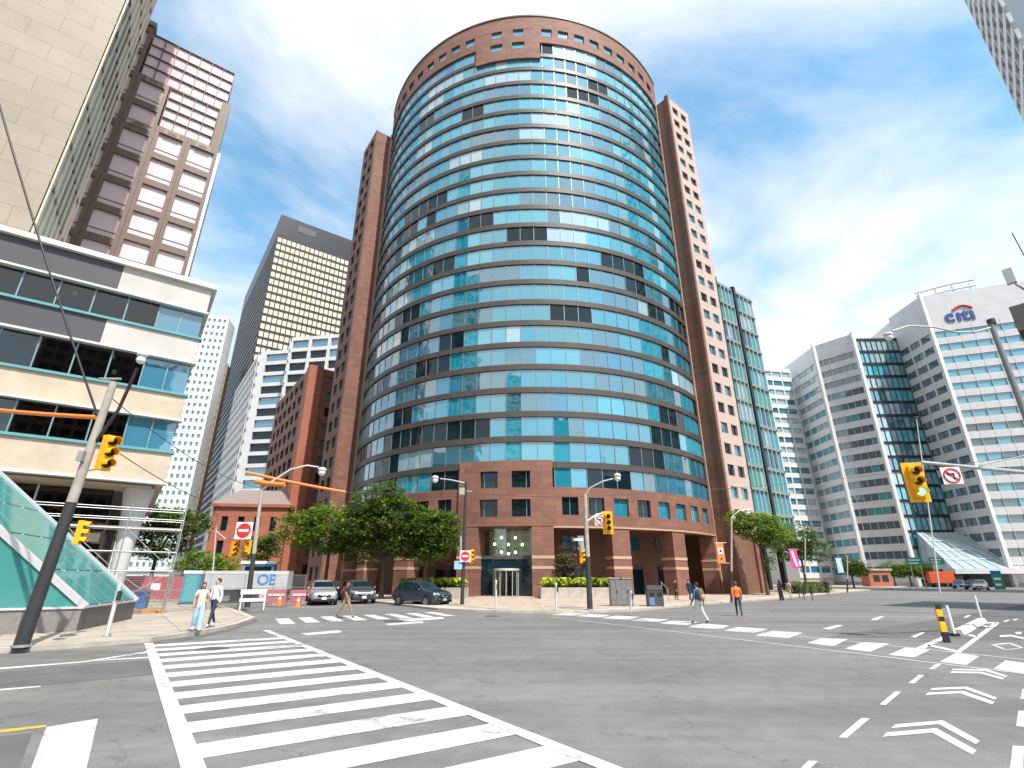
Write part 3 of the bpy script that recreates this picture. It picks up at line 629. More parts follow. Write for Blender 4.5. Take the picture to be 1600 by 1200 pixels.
# --- brown granite tower with pink glass
pc = Vector((-39.3, 52, 0)); KW = 24.0
M_BGR = mat('brown_stone', (.16, .11, .085), .55, var=.15, scale=.5); M_BGR2 = mat('grooved_stone', (.27, .22, .16), .6)
pk_ = bldg('pink_glass_tower', 'stepped brown stone tower with pink mirrored windows and inlaid blocks', pc-AV*KW, GA)
def kblock(x0, x1, zt, seed, y0=0, ncol=1):
    MB().b2((x0+.05, y0+.4, 0), (x1-.05, 16, zt-.05)).build('core_wall', M_BGR, pk_)
    facade(pk_, T((x0, y0, 0)), x1-x0, zt-4.05*14-.9, zt, ncol, 14, .42, .85, .4, M_BGR, [GL_PINK], 'pink_window', wname='stone_band', pname='stone_pier', seed=seed)
    for r in range(14):
        for c in range(ncol):
            link('window_bar', boxmesh('window_bar', (((x1-x0)-.42*(ncol+1))/ncol, .08, .12), M_BGR), pk_, T((x0+.42+(c+.5)*((x1-x0-.42*(ncol+1))/ncol)+c*.42, y0+.34, zt-4.05*14-.9+.85+r*4.05+.85)))
kblock(KW-3.5, KW, 55.4, 1); kblock(KW-6.9, KW-3.52, 55.4, 2, -.02); kblock(KW-10.3, KW-6.92, 62.2, 3, -.04); kblock(KW-13.7, KW-10.32, 70.2, 4, -.06); kblock(KW-19, KW-13.72, 70.4, 6, 1.2, 2)
MB().b2((0, 1.2, 0), (KW-19.05, 16, 71)).build('core_wall', M_BGR, pk_)
for x in (KW-18.8, KW-16.3, KW-13.8): MB().b2((x-.28, .1, 10), (x+.28, 1.2, 70.6)).build('fluted_pier', M_BGR2, pk_)
# glazed step-backs on the right
for (x0, x1, z0, z1, y0, nc, nr) in ((KW-10.2, KW-.5, 62.4, 69.8, .3, 7, 4), (KW-6.8, KW-1.1, 55.6, 62.3, .25, 4, 4)):
    MB().b2((x0, y0+.45, z0-2), (x1, 15, z1)).build('setback_wall', M_BGR, pk_)
    facade(pk_, T((x0, y0, 0)), x1-x0, z0, z1, nc, nr, .07, .1, .3, M_BGR, [GL_PINK], 'pink_pane', wname='glazing_bar', pname='glazing_bar', seed=5)
MB().b2((KW-1.05, .1, 55.45), (KW, 4, 63.8)).build('corner_post', M_BGR, pk_)
for (xx, zz) in ((KW-8.6, 61.7), (KW-5.2, 54.9), (KW-1.75, 54.9), (KW-8.6, 54.4), (KW-12, 69.7), (KW-12, 61.8), (KW-12, 54.2), (KW-15, 61.8), (KW-15, 54.2), (KW-15, 69.7)):
    o = MB().box((xx, -.08, zz), (1.7, .1, .8)).build('inlaid_block', M_BGR2, pk_); MB().box((xx, -.14, zz), (.9, .06, .36)).build('inlay', M_BGR, o)
facade(pk_, SIDE_R(KW+.3), 14, 6, 55, 6, 12, .1, .2, .3, M_ALU, [GL_PALE, GL_BLUE], 'side_pane', stuff=True)
MB().b2((KW-19.2, -.25, 70.5), (KW-10.2, 16, 71.2)).build('cornice', mat('copper_green', (.2, .26, .24), .6), pk_)
# --- black tower, sunlight coloured gold into its front panes
tcn = Vector((-106.5, 190, 0)); TW = 62
blk = bldg('black_tower', 'tall black steel tower with front windows coloured gold for the sun', tcn, GA)
MB().b2((.5, .5, 0), (TW, 90, 158)).build('core_wall', M_TDB, blk)
facade(blk, Matrix(), TW, 8, 148, 30, 38, .4, .95, .3, M_TDB, [GL_SUNGOLD], 'sunlit_window', wname='steel_band', pname='steel_mullion', limit=0, stuff=True)
MB().b2((0, 0, 148), (TW, .5, 159)).build('plant_screen', M_TDB, blk)
MB().b2((8, -.15, 153), (16, 0, 156.5)).build('louvre_panel', M_CHAR, blk)
lv = MB()
for i in range(90): lv.box((.3+i*.69, -.1, 153.5), (.14, .2, 10.8))
lv.build('screen_fin', M_TDB, blk, None, True)
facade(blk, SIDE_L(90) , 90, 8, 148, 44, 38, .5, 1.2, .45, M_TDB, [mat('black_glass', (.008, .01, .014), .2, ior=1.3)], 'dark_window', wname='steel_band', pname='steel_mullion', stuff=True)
MB().b2((0, .55, 148), (.45, 90, 159)).build('plant_screen', M_TDB, blk)
# --- white gridded building with dark windows
wh = thing('white_office', 'white framed office building with square dark windows in front of the black tower', 'building', (-68, 140, 0), R(-9))
def wblock(x0, y0, W, D, H, nc, seed, cw=1.0):
    MB().b2((x0+.5, y0+.6, 0), (x0+W-.1, y0+D, H-.1)).build('core_wall', M_WHITEW, wh)
    facade(wh, T((x0, y0, 0)), W, 3, H, nc, int((H-3)/3.65), cw, 1.15, .6, M_WHITEW, [GL_DARK, GL_DARK, GL_BLUE], 'dark_window', wname='white_band', pname='white_pier', seed=seed)
    facade(wh, T((x0, y0, 0)) @ SIDE_L(D), D, 3, H-.01, max(3, int(D/4)), int((H-3)/3.65), .9, 1.4, .5, M_WHITEW, [GL_DARK, GL_BLUE], 'side_window', wname='white_band', pname='white_pier', seed=seed+1, limit=0, stuff=True)
wblock(0, 0, 26, 30, 71, 4, 21); wblock(-13.4, 5, 13.2, 24, 69.5, 1, 22, 2.6)
Wi = (T((-68, 140, 0)) @ RZ(R(-9))).inverted(); wc = Vector((-81.6, 148.4, 0)); WLn = 44
MB().prism([xy(Wi @ p) for p in (wc+AV*.5, wc+AV*12, wc+AV*12+BV*WLn, wc+AV*.5+BV*WLn)], 0, 69).build('core_wall', M_WHITEW, wh)
facade(wh, Wi @ T(wc+BV*WLn) @ RZ(GA-math.pi/2), WLn, 3, 69.4, 12, 18, 1.1, 1.5, .5, M_WHITEW, [GL_DARK, GL_BLUE], 'side_window', wname='white_band', pname='white_pier', seed=24)
# --- pale tower with small punched windows
wt = thing('pale_tower', 'pale green white tower dotted with small square windows far down the street', 'building', (-141, 178, 0), R(12))
MB().b2((.4, .5, 0), (25.9, 8, 101)).build('core_wall', M_WHITEW, wt)
facade(wt, Matrix(), 26, 4, 102, 13, 32, 1.0, 1.55, .5, mat('pale_green_panel', (.6, .66, .62), .6), [GL_DTEAL, GL_BLUE], 'small_window', wname='pale_band', pname='pale_pier', stuff=True)
wb = thing('brown_slab', 'narrow brown office slab squeezed beside the black tower', 'building', (-156, 211, 0), R(10))
MB().b2((.3, .4, 0), (24.9, 4, 94)).build('core_wall', M_BGR, wb)
facade(wb, Matrix(), 25, 4, 95, 12, 26, .5, 1.6, .4, mat('brown_panel', (.33, .25, .17), .7, var=.15), [GL_DARK], 'slab_window', wname='brown_band', pname='brown_pier', stuff=True)
# --- heritage red brick building
he = thing('heritage_house', 'small red brick heritage building with pale roof below the white office', 'building', (-48.5, 84, 0), R(8))
MB().b2((.3, .35, 0), (11.2, 12, 12.6)).build('core_wall', M_BRICK2, he)
facade(he, Matrix(), 11.5, 0, 12.8, 4, 3, 1.5, 1.5, .35, M_BRICK2, [GL_DARK], 'sash_window', wname='brick_band', pname='brick_pier')
facade(he, SIDE_L(12), 12, 0, 12.79, 4, 3, 1.6, 1.5, .35, M_BRICK2, [GL_DARK], 'sash_window', wname='brick_band', pname='brick_pier')
MB().b2((-.4, -.4, 12.8), (11.9, 12, 13.3)).build('cornice', M_BRICK2, he)
rf = MB(); rf.hexa([(-.3, -.3, 13.3), (11.8, -.3, 13.3), (11.8, 12, 13.3), (-.3, 12, 13.3), (2.5, 3, 16), (9, 3, 16), (9, 9, 16), (2.5, 9, 16)]); rf.build('roof', mat('pale_roof', (.24, .19, .18), .8), he)
# --- brown brick mid-rise beside the curved tower
bm_ = bldg('brick_midrise', 'brown brick mid rise with recessed windows tucked against the curved tower', (-38.2, 88), GA)
MB().b2((.4, .4, 0), (9, 26, 39)).build('core_wall', M_BRICK, bm_)
facade(bm_, T((2.6, 0, 0)), 6.4, 1, 39.4, 2, 12, 1.2, 1.35, .4, M_BRICK, [GL_DTEAL, GL_DARK, GL_BLUE], 'brick_window', wname='brick_band', pname='brick_pier', seed=31)
MB().b2((0, -.3, 0), (2.58, 2, 39.6)).build('sunlit_pier', M_BRICK2, bm_)  # brighter brick colours the sunlight into this corner
facade(bm_, SIDE_L(26), 24, 1, 39.0, 6, 12, 1.3, 1.35, .4, M_BRICKD, [GL_DTEAL, GL_DARK], 'brick_window', wname='brick_band', pname='brick_pier', seed=32)
# --- green glass block right of the tower
gb = bldg('green_glass_block', 'green glass office block with black corner columns right of the curved tower', (37, 80), GA)
GW = 13.0
MB().b2((.3, .5, 7), (GW-.3, 20, 53)).build('core_wall', M_CHAR, gb)
for x0, x1 in ((1.0, 6.0), (7.0, GW-.2)):
    facade(gb, T((x0, 0, 0)), x1-x0, 7.5, 53.4, 4, 12, .12, .5, .4, M_ALU, [GL_GREEN, GL_TEAL2, GL_GREEN, GL_PALE, GL_DTEAL], 'green_pane', wname='green_band', pname='mullion', seed=int(41+x0), mb=mat('green_spandrel', (.2, .26, .24), .5))  # pale panes mixed in to imitate the mirrored sky
for x in (.5, 6.5): MB().b2((x-.34, -.25, .1), (x+.34, .5, 54)).build('black_column', M_BLACK, gb)
facade(gb, SIDE_R(GW+.1), 20, 7.5, 53.2, 8, 12, .2, .5, .4, M_ALU, [GL_GREEN], 'side_pane', stuff=True, mb=M_CHAR)
for y in (6, 13, 19): 
    for x in (.6, 6.5, 12.3): MB().b2((x-.45, y-.45, .1), (x+.45, y+.45, 7.2)).build('black_column', M_BLACK, gb)
MB().b2((0, -1.8, 6.2), (GW, .3, 7.3)).build('entrance_canopy', M_CHAR, gb)
# --- slim far tower
ft = thing('slim_tower', 'slim pale blue banded tower far behind the green glass block', 'building', (81, 152, 0), R(12))
MB().b2((.2, .4, 0), (11, 14, 66)).build('core_wall', M_WHITEW, ft)
facade(ft, Matrix(), 11, 2, 66.5, 3, 20, .4, 1.4, .4, M_WHITEW, [GL_BLUE, GL_PALE], 'far_window', wname='pale_band', pname='pale_pier')
MB().b2((2, 2, 66.5), (9, 10, 70)).build('plant_room', M_GREYP, ft)
# --- silver office with ribbon windows and lettering
ci = thing('silver_office', 'silver grey office complex with ribbon windows, glass atrium and a sign on its parapet', 'building', (0, 0, 0))
def cface(p, q, z0, z1, rows, g, m, nc, seed, band=1.85, top=5.5, pier=.5, name='ribbon_pane', stuff=False, rowpick=None):
    p, q = Vector((*p, 0)), Vector((*q, 0)); d = q-p; a = math.atan2(d.y, d.x)
    facade(ci, T(p) @ RZ(a), d.length, z0, z1-top, nc, rows, pier, band, .35, m, g, name, wname='silver_band', pname='silver_pier', seed=seed, stuff=stuff, pback=-.05, rowpick=rowpick)
    MB().b2((0, 0, z1-top), (d.length, .35, z1)).build('parapet', m, ci, T(p) @ RZ(a))
Q1, Q2, Q3 = (115.8, 138), (115.6, 125), (150, 112.2); P3, P2, P1 = (101, 135), (94.3, 143.7), (94.0, 172)
def insetp(poly, z, m, nm): return MB().prism(poly, 0, z).build(nm, m, ci)
insetp([(116.1, 138), (115.98, 125.4), (150.2, 112.7), (160, 160), (120, 165)], 75.5, M_GREYP, 'core_wall')
insetp([(101.1, 135.5), (94.75, 143.9), (94.4, 172), (118, 172), (118, 139.5), (103.5, 139.5)], 69, M_GREYP, 'core_wall')
M_SIL1 = M_GREYP
cface(Q2, Q3, 1, 76.5, 17, [GL_CITI, GL_CITIB, GL_CITIB], M_SIL1, 12, 51, top=9.5, pier=.06, rowpick=lambda r, c, q: (q.choice((1, 1, 2)) if r > 9 else q.choice((0, 0, 0, 1)))); cface(Q1, Q2, 1, 76.5, 17, [GL_CITI], M_SIL1, 3, 52, top=9.5, pier=.5)
cface(P2, P3, 1, 69.8, 17, [GL_CITI, GL_CITI, GL_GREEN], M_SIL1, 6, 53, top=3.5, pier=.06); cface(P1, P2, 1, 69.8, 17, [GL_PALE, GL_CITIB], mat('glare_silver', (.72, .72, .72), .4, var=.04, scale=.3), 8, 54, top=3.5, pier=.06)  # left flank panels whitened to carry the glare on that face
for c in (Q2, P3, P2): MB().b2((c[0]-.45, c[1]-.5, 0), (c[0]+.45, c[1]+.4, 77 if c == Q2 else 70.2)).build('corner_fin', M_WHITEW, ci)
# recessed glass atrium with dark floor lines and a sloping glass entrance
a0, a1 = Vector((103.3, 137.5, 0)), Vector((115.7, 137.2, 0)); da = a1-a0
facade(ci, T(a0) @ RZ(math.atan2(da.y, da.x)), da.length, 1, 69.5, 8, 17, .08, .75, .3, M_CHAR, [GL_CITIB, GL_TEAL2, GL_DTEAL, GL_PALE], 'atrium_pane', wname='atrium_floor_line', pname='atrium_mullion', mb=M_BLACK, seed=55)
sl = MB(); sl.hexa([(105, 128, 4), (122, 122, 4), (122, 123, 4), (105, 138, 4), (105.5, 136.9, 13), (114.5, 136, 13), (115, 136.8, 13), (105.5, 137.1, 13)])
slo = sl.build('atrium_slope', glass('atrium_slope_glass', (.35, .45, .5), .1, 2.0), ci)
for i in range(9):
    f = i/8; MB().tube([(105+17*f, 127.9-6*f, 4.05), (105.5+9*f, 136.8-.9*f, 13.08)], .09, 5).build('slope_bar', M_ALU, slo)
for j in range(1, 4):
    f = j/4; MB().tube([(105+.5*f, 127.9+8.9*f, 4.08+9*f), (122-7.5*f, 121.9+14*f, 4.08+9*f)], .07, 5).build('slope_bar', M_ALU, slo)
MB().prism([(104, 126.5), (123, 120.5), (123, 123), (104, 130)], 2.9, 4.0).build('entrance_canopy', M_WHITEW, ci)
dq3 = (Vector((*Q3, 0))-Vector((*Q2, 0))).normalized(); aq = math.atan2(dq3.y, dq3.x); NQ = Vector((dq3.y, -dq3.x, 0))
# rooftop rail frame
for z in (77.6, 79.4): MB().tube([Vector((*Q2, z))+dq3*2+Vector((0, 4, 0)), Vector((*Q2, z+.3))+dq3*8+Vector((0, 2, 0)), Vector((*Q2, z+.2))+dq3*14+Vector((0, 1, 0))], .28, 6).build('roof_rail', M_GREYP, ci)
for s in (2, 6, 10, 14): MB().tube([Vector((*Q2, 76.3))+dq3*s+Vector((0, 2.6, 0)), Vector((*Q2, 79.5))+dq3*s+Vector((0, 2.6, 0))], .22, 6).build('roof_rail', M_GREYP, ci)
M_CBLUE = mat('sign_blue', (.02, .08, .25), .5)
def text_mesh(txt, size, ext, off=.012):
    cu = bpy.data.curves.new('t', 'FONT'); cu.body = txt; cu.size = size; cu.extrude = ext; cu.offset = size*off
    o = bpy.data.objects.new('t', cu); COL.objects.link(o); bpy.context.view_layer.update()
    me = bpy.data.meshes.new_from_object(o.evaluated_get(bpy.context.evaluated_depsgraph_get())); bpy.data.objects.remove(o); return me
MT = T(Vector((*Q2, 67.6))+dq3*3.6+NQ*.12) @ RZ(aq) @ Matrix.Rotation(R(90), 4, 'X')
# dotless letters so that the red arc sits over them
for ch_, x in (('c', .3), ('\u0131', 2.95), ('t', 4.15), ('\u0131', 6.0)):
    me = text_mesh(ch_, 4.9, .12, .03); me.materials.clear(); me.materials.append(M_CBLUE); link('sign_letter', me, ci, MT @ T((x, 0, 0)))
arc = [(2.6+4.4*i/10, 3.2+1.1*math.sin(math.pi*i/10), .05) for i in range(11)]
MB().tube(arc, .3, 8).build('sign_arc', M_RED, ci, MT)
# --- tall tower at the upper right and the brick corner with a floodlight
rt = thing('banded_tower', 'dark banded high rise towering at the upper right edge', 'building', (98, 72.4, 0), R(-134))
MB().b2((.3, .5, 0), (20.5, 28, 150)).build('core_wall', M_CHAR, rt)
facade(rt, Matrix(), 21, 4, 148, 6, 36, .35, 1.7, .5, M_WHITEW, [GL_CITI], 'dark_ribbon', wname='white_band', pname='end_fin')
facade(rt, SIDE_R(21), 28, 4, 148, 1, 36, 5.0, 1.7, .45, mat('slate_panel', (.25, .31, .36), .5), [GL_BLUE], 'blue_ribbon', wname='slate_band', pname='slate_pier')
rb = thing('corner_brick_block', 'dark red brick corner block with grey parapet and floodlight at the right edge', 'building', (33.9, 30, 0), R(-50))
MB().b2((0, .1, 0), (14, 12, 17.2)).build('brick_wall', brickmat('dark_red_brick', (.2, .05, .045), (.17, .04, .04), (.1, .05, .05), .5, .2, .02), rb)
MB().b2((-.25, -.15, 17.2), (14.2, 12.2, 19.0)).build('parapet', mat('grey_coping', (.13, .125, .12), .7), rb)
MB().tube([(.9, .3, 19), (.9, .3, 19.9), (.5, .1, 20.6)], .09, 6).build('light_bracket', M_POLE, rb); MB().box((.35, 0, 21.2), (.5, .35, 1.1)).build('floodlight', M_GREYP, rb)
MB().tube([(1.6, .5, 19), (1.3, .5, 24.5)], .035, 5).build('antenna', M_POLED, rb)
# --- unseen offices added behind the camera to fill reflections in the curved glass
for (x, y, w, h, rz, lb, m_, g_) in ((-62, -38, 34, 105, R(120), 'unseen pale concrete office added to be mirrored in the left part of the curved glass', M_BCON, [GL_DARK]), (-12, -98, 40, 88, R(180), 'unseen white gridded office added to be mirrored in the middle of the curved glass', M_WHITEW, [GL_DARK]), (72, -96, 36, 70, R(205), 'unseen brown office added to be mirrored low in the right part of the curved glass', M_BGR, [GL_DARK])):
    t = thing('reflection_office', lb, 'building', (x, y, 0), rz); MB().b2((.3, .5, 0), (w, 22, h)).build('core_wall', m_, t)
    facade(t, Matrix(), w, 3, h, int(w/3.2), int(h/3.8), .9, 1.5, .5, m_, g_, 'office_window', wname='office_band', pname='office_pier', stuff=True)
# ================================================================== VEGETATION
def crown_mesh(name, blobs, n, ls, m, seed, fill=.5):
    rnd = random.Random(seed); g = MB(); tot = sum(b[3]*b[4]*b[5] for b in blobs)
    clumps = []
    for (cx, cy, cz, rx, ry, rz) in blobs:
        for _ in range(max(6, int(n/22*rx*ry*rz/tot))):
            while True:
                p = Vector((rnd.uniform(-1, 1), rnd.uniform(-1, 1), rnd.uniform(-1, 1)))
                if .12 < p.length <= 1: break
            p = p.normalized()*(p.length**fill); clumps.append(Vector((cx+p.x*rx, cy+p.y*ry, cz+p.z*rz)))
    for c in clumps:
        cr_ = rnd.uniform(.3, .62)*ls*3.2
        for _ in range(22):
            q = c+Vector((rnd.gauss(0, 1)*cr_*.66, rnd.gauss(0, 1)*cr_*.66, rnd.gauss(0, 1)*cr_*.26))
            a = Vector((rnd.uniform(-1, 1), rnd.uniform(-1, 1), rnd.uniform(-.55, .25))).normalized(); s_ = ls*rnd.uniform(.55, 1.25)
            b = a.cross(Vector((rnd.uniform(-.5, .5), rnd.uniform(-.5, .5), 1))).normalized()*s_*.28; a = a*s_*.5
            g.add([q-a, q+b, q+a, q-b], [(0, 1, 2, 3)])
    return g, clumps
def tree(label, base, h, blobs, n, ls, leaf, seed, trunk_r=.16, lean=(0, 0), cat='tree', name='street_tree', group=None):
    t = thing(name, label, cat, base, 0, group); rnd = random.Random(seed)
    g, cl = crown_mesh('crown', blobs, n, ls, leaf, seed); me = g.build('crown', leaf, t)
    zc = min(b[2]-b[5]*.6 for b in blobs); top = max(b[2] for b in blobs)
    w = MB(); fork = Vector((lean[0]*.4, lean[1]*.4, zc*.9)); w.tube([(0, 0, -.05), (lean[0]*.15, lean[1]*.15, zc*.45), fork], [trunk_r*1.25, trunk_r, trunk_r*.85], 9)
    for b in blobs:
        e = Vector((b[0], b[1], b[2])); mid = fork.lerp(e, .5)+Vector((rnd.uniform(-.3, .3), rnd.uniform(-.3, .3), .3)); w.tube([fork, mid, e], [trunk_r*.6, trunk_r*.36, trunk_r*.12], 6)
    for c in rnd.sample(cl, min(26, len(cl))):
        b = min(blobs, key=lambda q: (Vector(q[:3])-c).length); s0 = fork.lerp(Vector(b[:3]), rnd.uniform(.4, .95)); w.tube([s0, s0.lerp(c, .5)+Vector((0, 0, .15)), c], [.05, .035, .012], 5)
    w.build('trunk', M_BARK, t); return t
tree('broad leafy street tree with yellow green tip at the parked cars', (-17.2, 50, .1), 9, [(-2.6, -.5, 6.1, 2.2, 2, 1.6), (0, .2, 6.0, 2.6, 2.2, 2.2), (-1.2, 0, 7.2, 2.0, 1.8, 1.2), (1.9, -.3, 5.4, 1.8, 1.8, 1.5)], 9000, .34, LEAF_B, 3, .16)
tree('tallest dark green street tree shading the curved tower colonnade', (-11.8, 49.4, .1), 11, [(-1.2, 0, 8.4, 2.6, 2.2, 1.5), (.5, 0, 7.2, 3.2, 2.6, 2), (-2.4, -.4, 6.0, 2.6, 2.2, 1.8), (1.8, -.3, 5.0, 2.4, 2.2, 1.6), (-.3, 0, 9.5, 1.9, 1.6, 1.1), (2.6, 0, 6.6, 2.2, 2, 1.6), (-2.2, 0, 4.2, 2.2, 2, 1.2)], 19000, .34, LEAF_D, 4, .2)
tree('dark green street tree hanging over the parked dark hatchback', (-7.8, 48.3, .1), 9, [(0, 0, 6.0, 2.4, 2.0, 1.8), (1.2, -.4, 5.0, 1.7, 1.8, 1.4), (-1.6, .2, 5.2, 2.0, 1.8, 1.6), (.2, -.2, 3.9, 1.8, 1.6, 1.0), (1.6, 0, 6.3, 1.6, 1.5, 1.2)], 11000, .34, LEAF_D, 5, .16)
tree('small thin tree in front of the red brick heritage building', (-32, 68, .1), 7, [(0, 0, 5.2, 2.2, 2, 1.8), (1, 0, 6.2, 1.4, 1.3, 1.2)], 3200, .4, LEAF_D, 6, .13)
tree('spreading street tree behind the scaffold and mesh fence', (-36, 54, .1), 10, [(-2, 0, 7.6, 3.4, 2.8, 1.3), (1.6, 0, 7.2, 3, 2.6, 1.2), (0, 0, 5.2, 2.6, 2.4, 1.8)], 8000, .42, LEAF_D, 7, .18)
tree('low rounded tree beyond the construction fence', (-36, 62, .1), 5, [(0, 0, 3.2, 2.6, 2.4, 1.6), (2.4, 0, 3.0, 2, 1.8, 1.4)], 4000, .38, LEAF_B, 8, .12)
tree('bright green street tree beside the black columns', (28.3, 60.5, .1), 9, [(0, 0, 7.3, 2.8, 2.4, 1.6), (-1.6, 0, 8.0, 1.8, 1.8, 1.1), (1.8, -.3, 6.3, 2.0, 1.8, 1.2)], 7500, .34, LEAF_B, 9, .17)
tree('leafy street tree with open crown behind the pink banner', (39.5, 73, .1), 9, [(0, 0, 7.0, 2.6, 2.4, 2.0), (1.8, 0, 5.4, 2.2, 2, 1.5), (-1.6, 0, 5.4, 2.0, 2, 1.5)], 6500, .36, LEAF_D, 10, .15)
tree('green tree near the black columns entrance court', (36.5, 79.5, .1), 7, [(0, 0, 4.2, 2.4, 2.2, 1.6)], 2600, .36, LEAF_D, 19, .12)
for i, (u, v, lb) in enumerate(((1400, 916, 'round leafy tree standing beside the red kiosk on the avenue median'), (1425, 916, 'dark trunked leafy tree below the green road signs'), (1448, 916, 'small leafy tree in front of the sloping glass atrium'), (1335, 919, 'low leafy tree behind the blue banner'))):
    p = G(u, v); tree(lb, (p.x*.92, p.y*.92, 0), 5, [(0, 0, 4.0, 2.4, 2.2, 1.7), (1.4, 0, 3.3, 1.8, 1.8, 1.3)], 2400, .5, LEAF_B if i % 2 else LEAF_D, 20+i, .16, name='median_tree')
hp = G(1267, 925); hd = thing('hedge', 'clipped dark green hedge on the pavement behind the sitting people', 'hedge', (hp.x*.86, hp.y*.86, .1), R(40))
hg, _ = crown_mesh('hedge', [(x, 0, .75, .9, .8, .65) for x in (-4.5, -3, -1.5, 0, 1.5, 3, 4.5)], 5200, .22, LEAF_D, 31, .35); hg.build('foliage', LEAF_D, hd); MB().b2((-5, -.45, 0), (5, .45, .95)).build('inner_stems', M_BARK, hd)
# planters of hostas
def planter(label, c, W, D, rz, seed):
    t = thing('planter', label, 'planter', (c[0], c[1], .14), rz); n = int(W/1.1); 
    for i in range(n): link('granite_block', boxmesh('granite_block', (W/n-.015, .25, .95), M_CONC), t, T((-W/2+(i+.5)*W/n, -D/2, .475)))
    for s in (-1, 1): MB().box((s*(W/2-.13), .13, .475), (.24, D-.02, .948)).build('side_wall', M_CONC, t)
    MB().box((0, .1, .4), (W-.5, D-.2, .8)).build('soil', M_SOIL, t)
    rnd = random.Random(seed)
    for k in range(int(W*D*1.5)):
        h = MB(); x, y = rnd.uniform(-W/2+.4, W/2-.4), rnd.uniform(-D/2+.25, D/2-.2)
        for j in range(22):
            a = rnd.uniform(0, 6.283); l = rnd.uniform(.55, .95); up = rnd.uniform(.35, .95); d = Vector((math.cos(a), math.sin(a), 0)); s_ = Vector((-d.y, d.x, 0))*l*.19
            p0, p1, p2 = Vector((x, y, .8)), Vector((x, y, .8))+d*l*.55+Vector((0, 0, up*1.1)), Vector((x, y, .8))+d*l*1.05+Vector((0, 0, up*.75))
            h.add([p0-s_*.2, p1-s_, p2, p1+s_, p0+s_*.2], [(0, 1, 2, 3, 4)])
        h.build('hosta', LEAF_H, t)
    return t
planter('granite planter of bright hostas right of the revolving door', (6.2, 51.4), 7.4, 2.6, R(5), 1)
planter('granite planter of bright hostas left of the revolving door behind the dark hatchback', (-7.6, 51.0), 6.6, 2.4, R(-14), 2)
sh = thing('potted_shrub', 'tall dusty green shrub in the shaded bay above the right planter', 'shrub', (5.6, 54.3, .14)); sg, _ = crown_mesh('s', [(0, 0, 2.6, 1.1, .9, 1.6), (0, 0, 4, .6, .5, .8)], 1500, .3, LEAF_D, 40); sg.build('foliage', leaf_mat('dusty_leaf', (.12, .13, .09)), sh); MB().tube([(0, 0, 0), (0, 0, 2.8)], .08, 6).build('stem', M_BARK, sh)

# ================================================================== SIGNALS, POLES, SIGNS
M_LOFF = mat('lens_off', (.03, .012, .01), .3); M_LGRN = mat('lens_green', (.6, 1, .75), .3, emit=(.2, 1, .5), es=1.3); M_LORG = mat('lens_hand', (.9, .3, .05), .3, emit=(1, .3, .05), es=2)
def signal(label, loc, rz, lit=2, sc=1.0, board=True, group=None):
    t = thing('traffic_signal', label, 'traffic light', loc, rz, group); t.scale = (sc,)*3
    if board: MB().box((0, .1, .55), (.62, .03, 1.36)).build('backboard', M_SIGY, t)
    MB().box((0, .03, .55), (.34, .22, 1.08)).build('housing', M_SIGY, t)
    for i, z in enumerate((.9, .55, .2)):
        MB().disc((0, -.09, z), .125, 'y', 16, .03).build('lens', (M_LGRN if lit == 2 and i == 2 else M_LORG if lit == 3 and i == 1 else M_LOFF), t)
        g = MB(); n = 9; vs = []
        for k in range(n):
            a = math.pi*(-.1+1.2*k/(n-1)); 
            for r_, y in ((.14, -.08), (.14, -.32), (.155, -.32), (.155, -.08)): vs.append((r_*math.cos(a), y, z+r_*math.sin(a)))
        g.add(vs, [(4*k+j, 4*k+(j+1) % 4, 4*k+4+(j+1) % 4, 4*k+4+j) for k in range(n-1) for j in range(4)], 0); g.build('visor', M_SIGY, t)
    return t
def pole(label, base, top, r0, r1, dark_to=.45, extra=None, name='utility_pole', cat='pole', m=None):
    base, top = Vector(base), Vector(top); t = thing(name, label, cat, base); d = top-base; mid = d*dark_to
    if dark_to > 0: MB().tube([(0, 0, -.05), mid], [r0*1.06, (r0+(r1-r0)*dark_to)*1.05], 12).build('painted_shaft', M_POLED, t)
    if dark_to < 1: MB().tube([mid*.98 if dark_to > 0 else (0, 0, -.05), d], [r0+(r1-r0)*dark_to, r1], 12).build('upper_shaft', m or M_POLE, t)
    MB().disc((0, 0, .03), r0*1.3, 'z', 12, .06).build('base_plate', M_STEEL, t)
    return t
def arm(t, pts, r=.035, m=None, name='lamp_arm'):
    b = Vector(t.location); return MB().tube([Vector(p)-b for p in pts], r, 7).build(name, m or M_STEEL, t)
def lamp(t, p, r=.22, flat=False):
    b = Vector(t.location); p = Vector(p)-b
    h = MB().ball(p+Vector((0, 0, .12)), (r*.95, r*.95, r*.6)).build('lamp_head', M_GREYP, t); MB().ball(p-Vector((0, 0, .06)), (r*.8, r*.8, r*.75)).build('lamp_globe', M_SIGNW, t); return h
def dep(u, v, Y, dY=0): return atY(u, v, Y+dY)
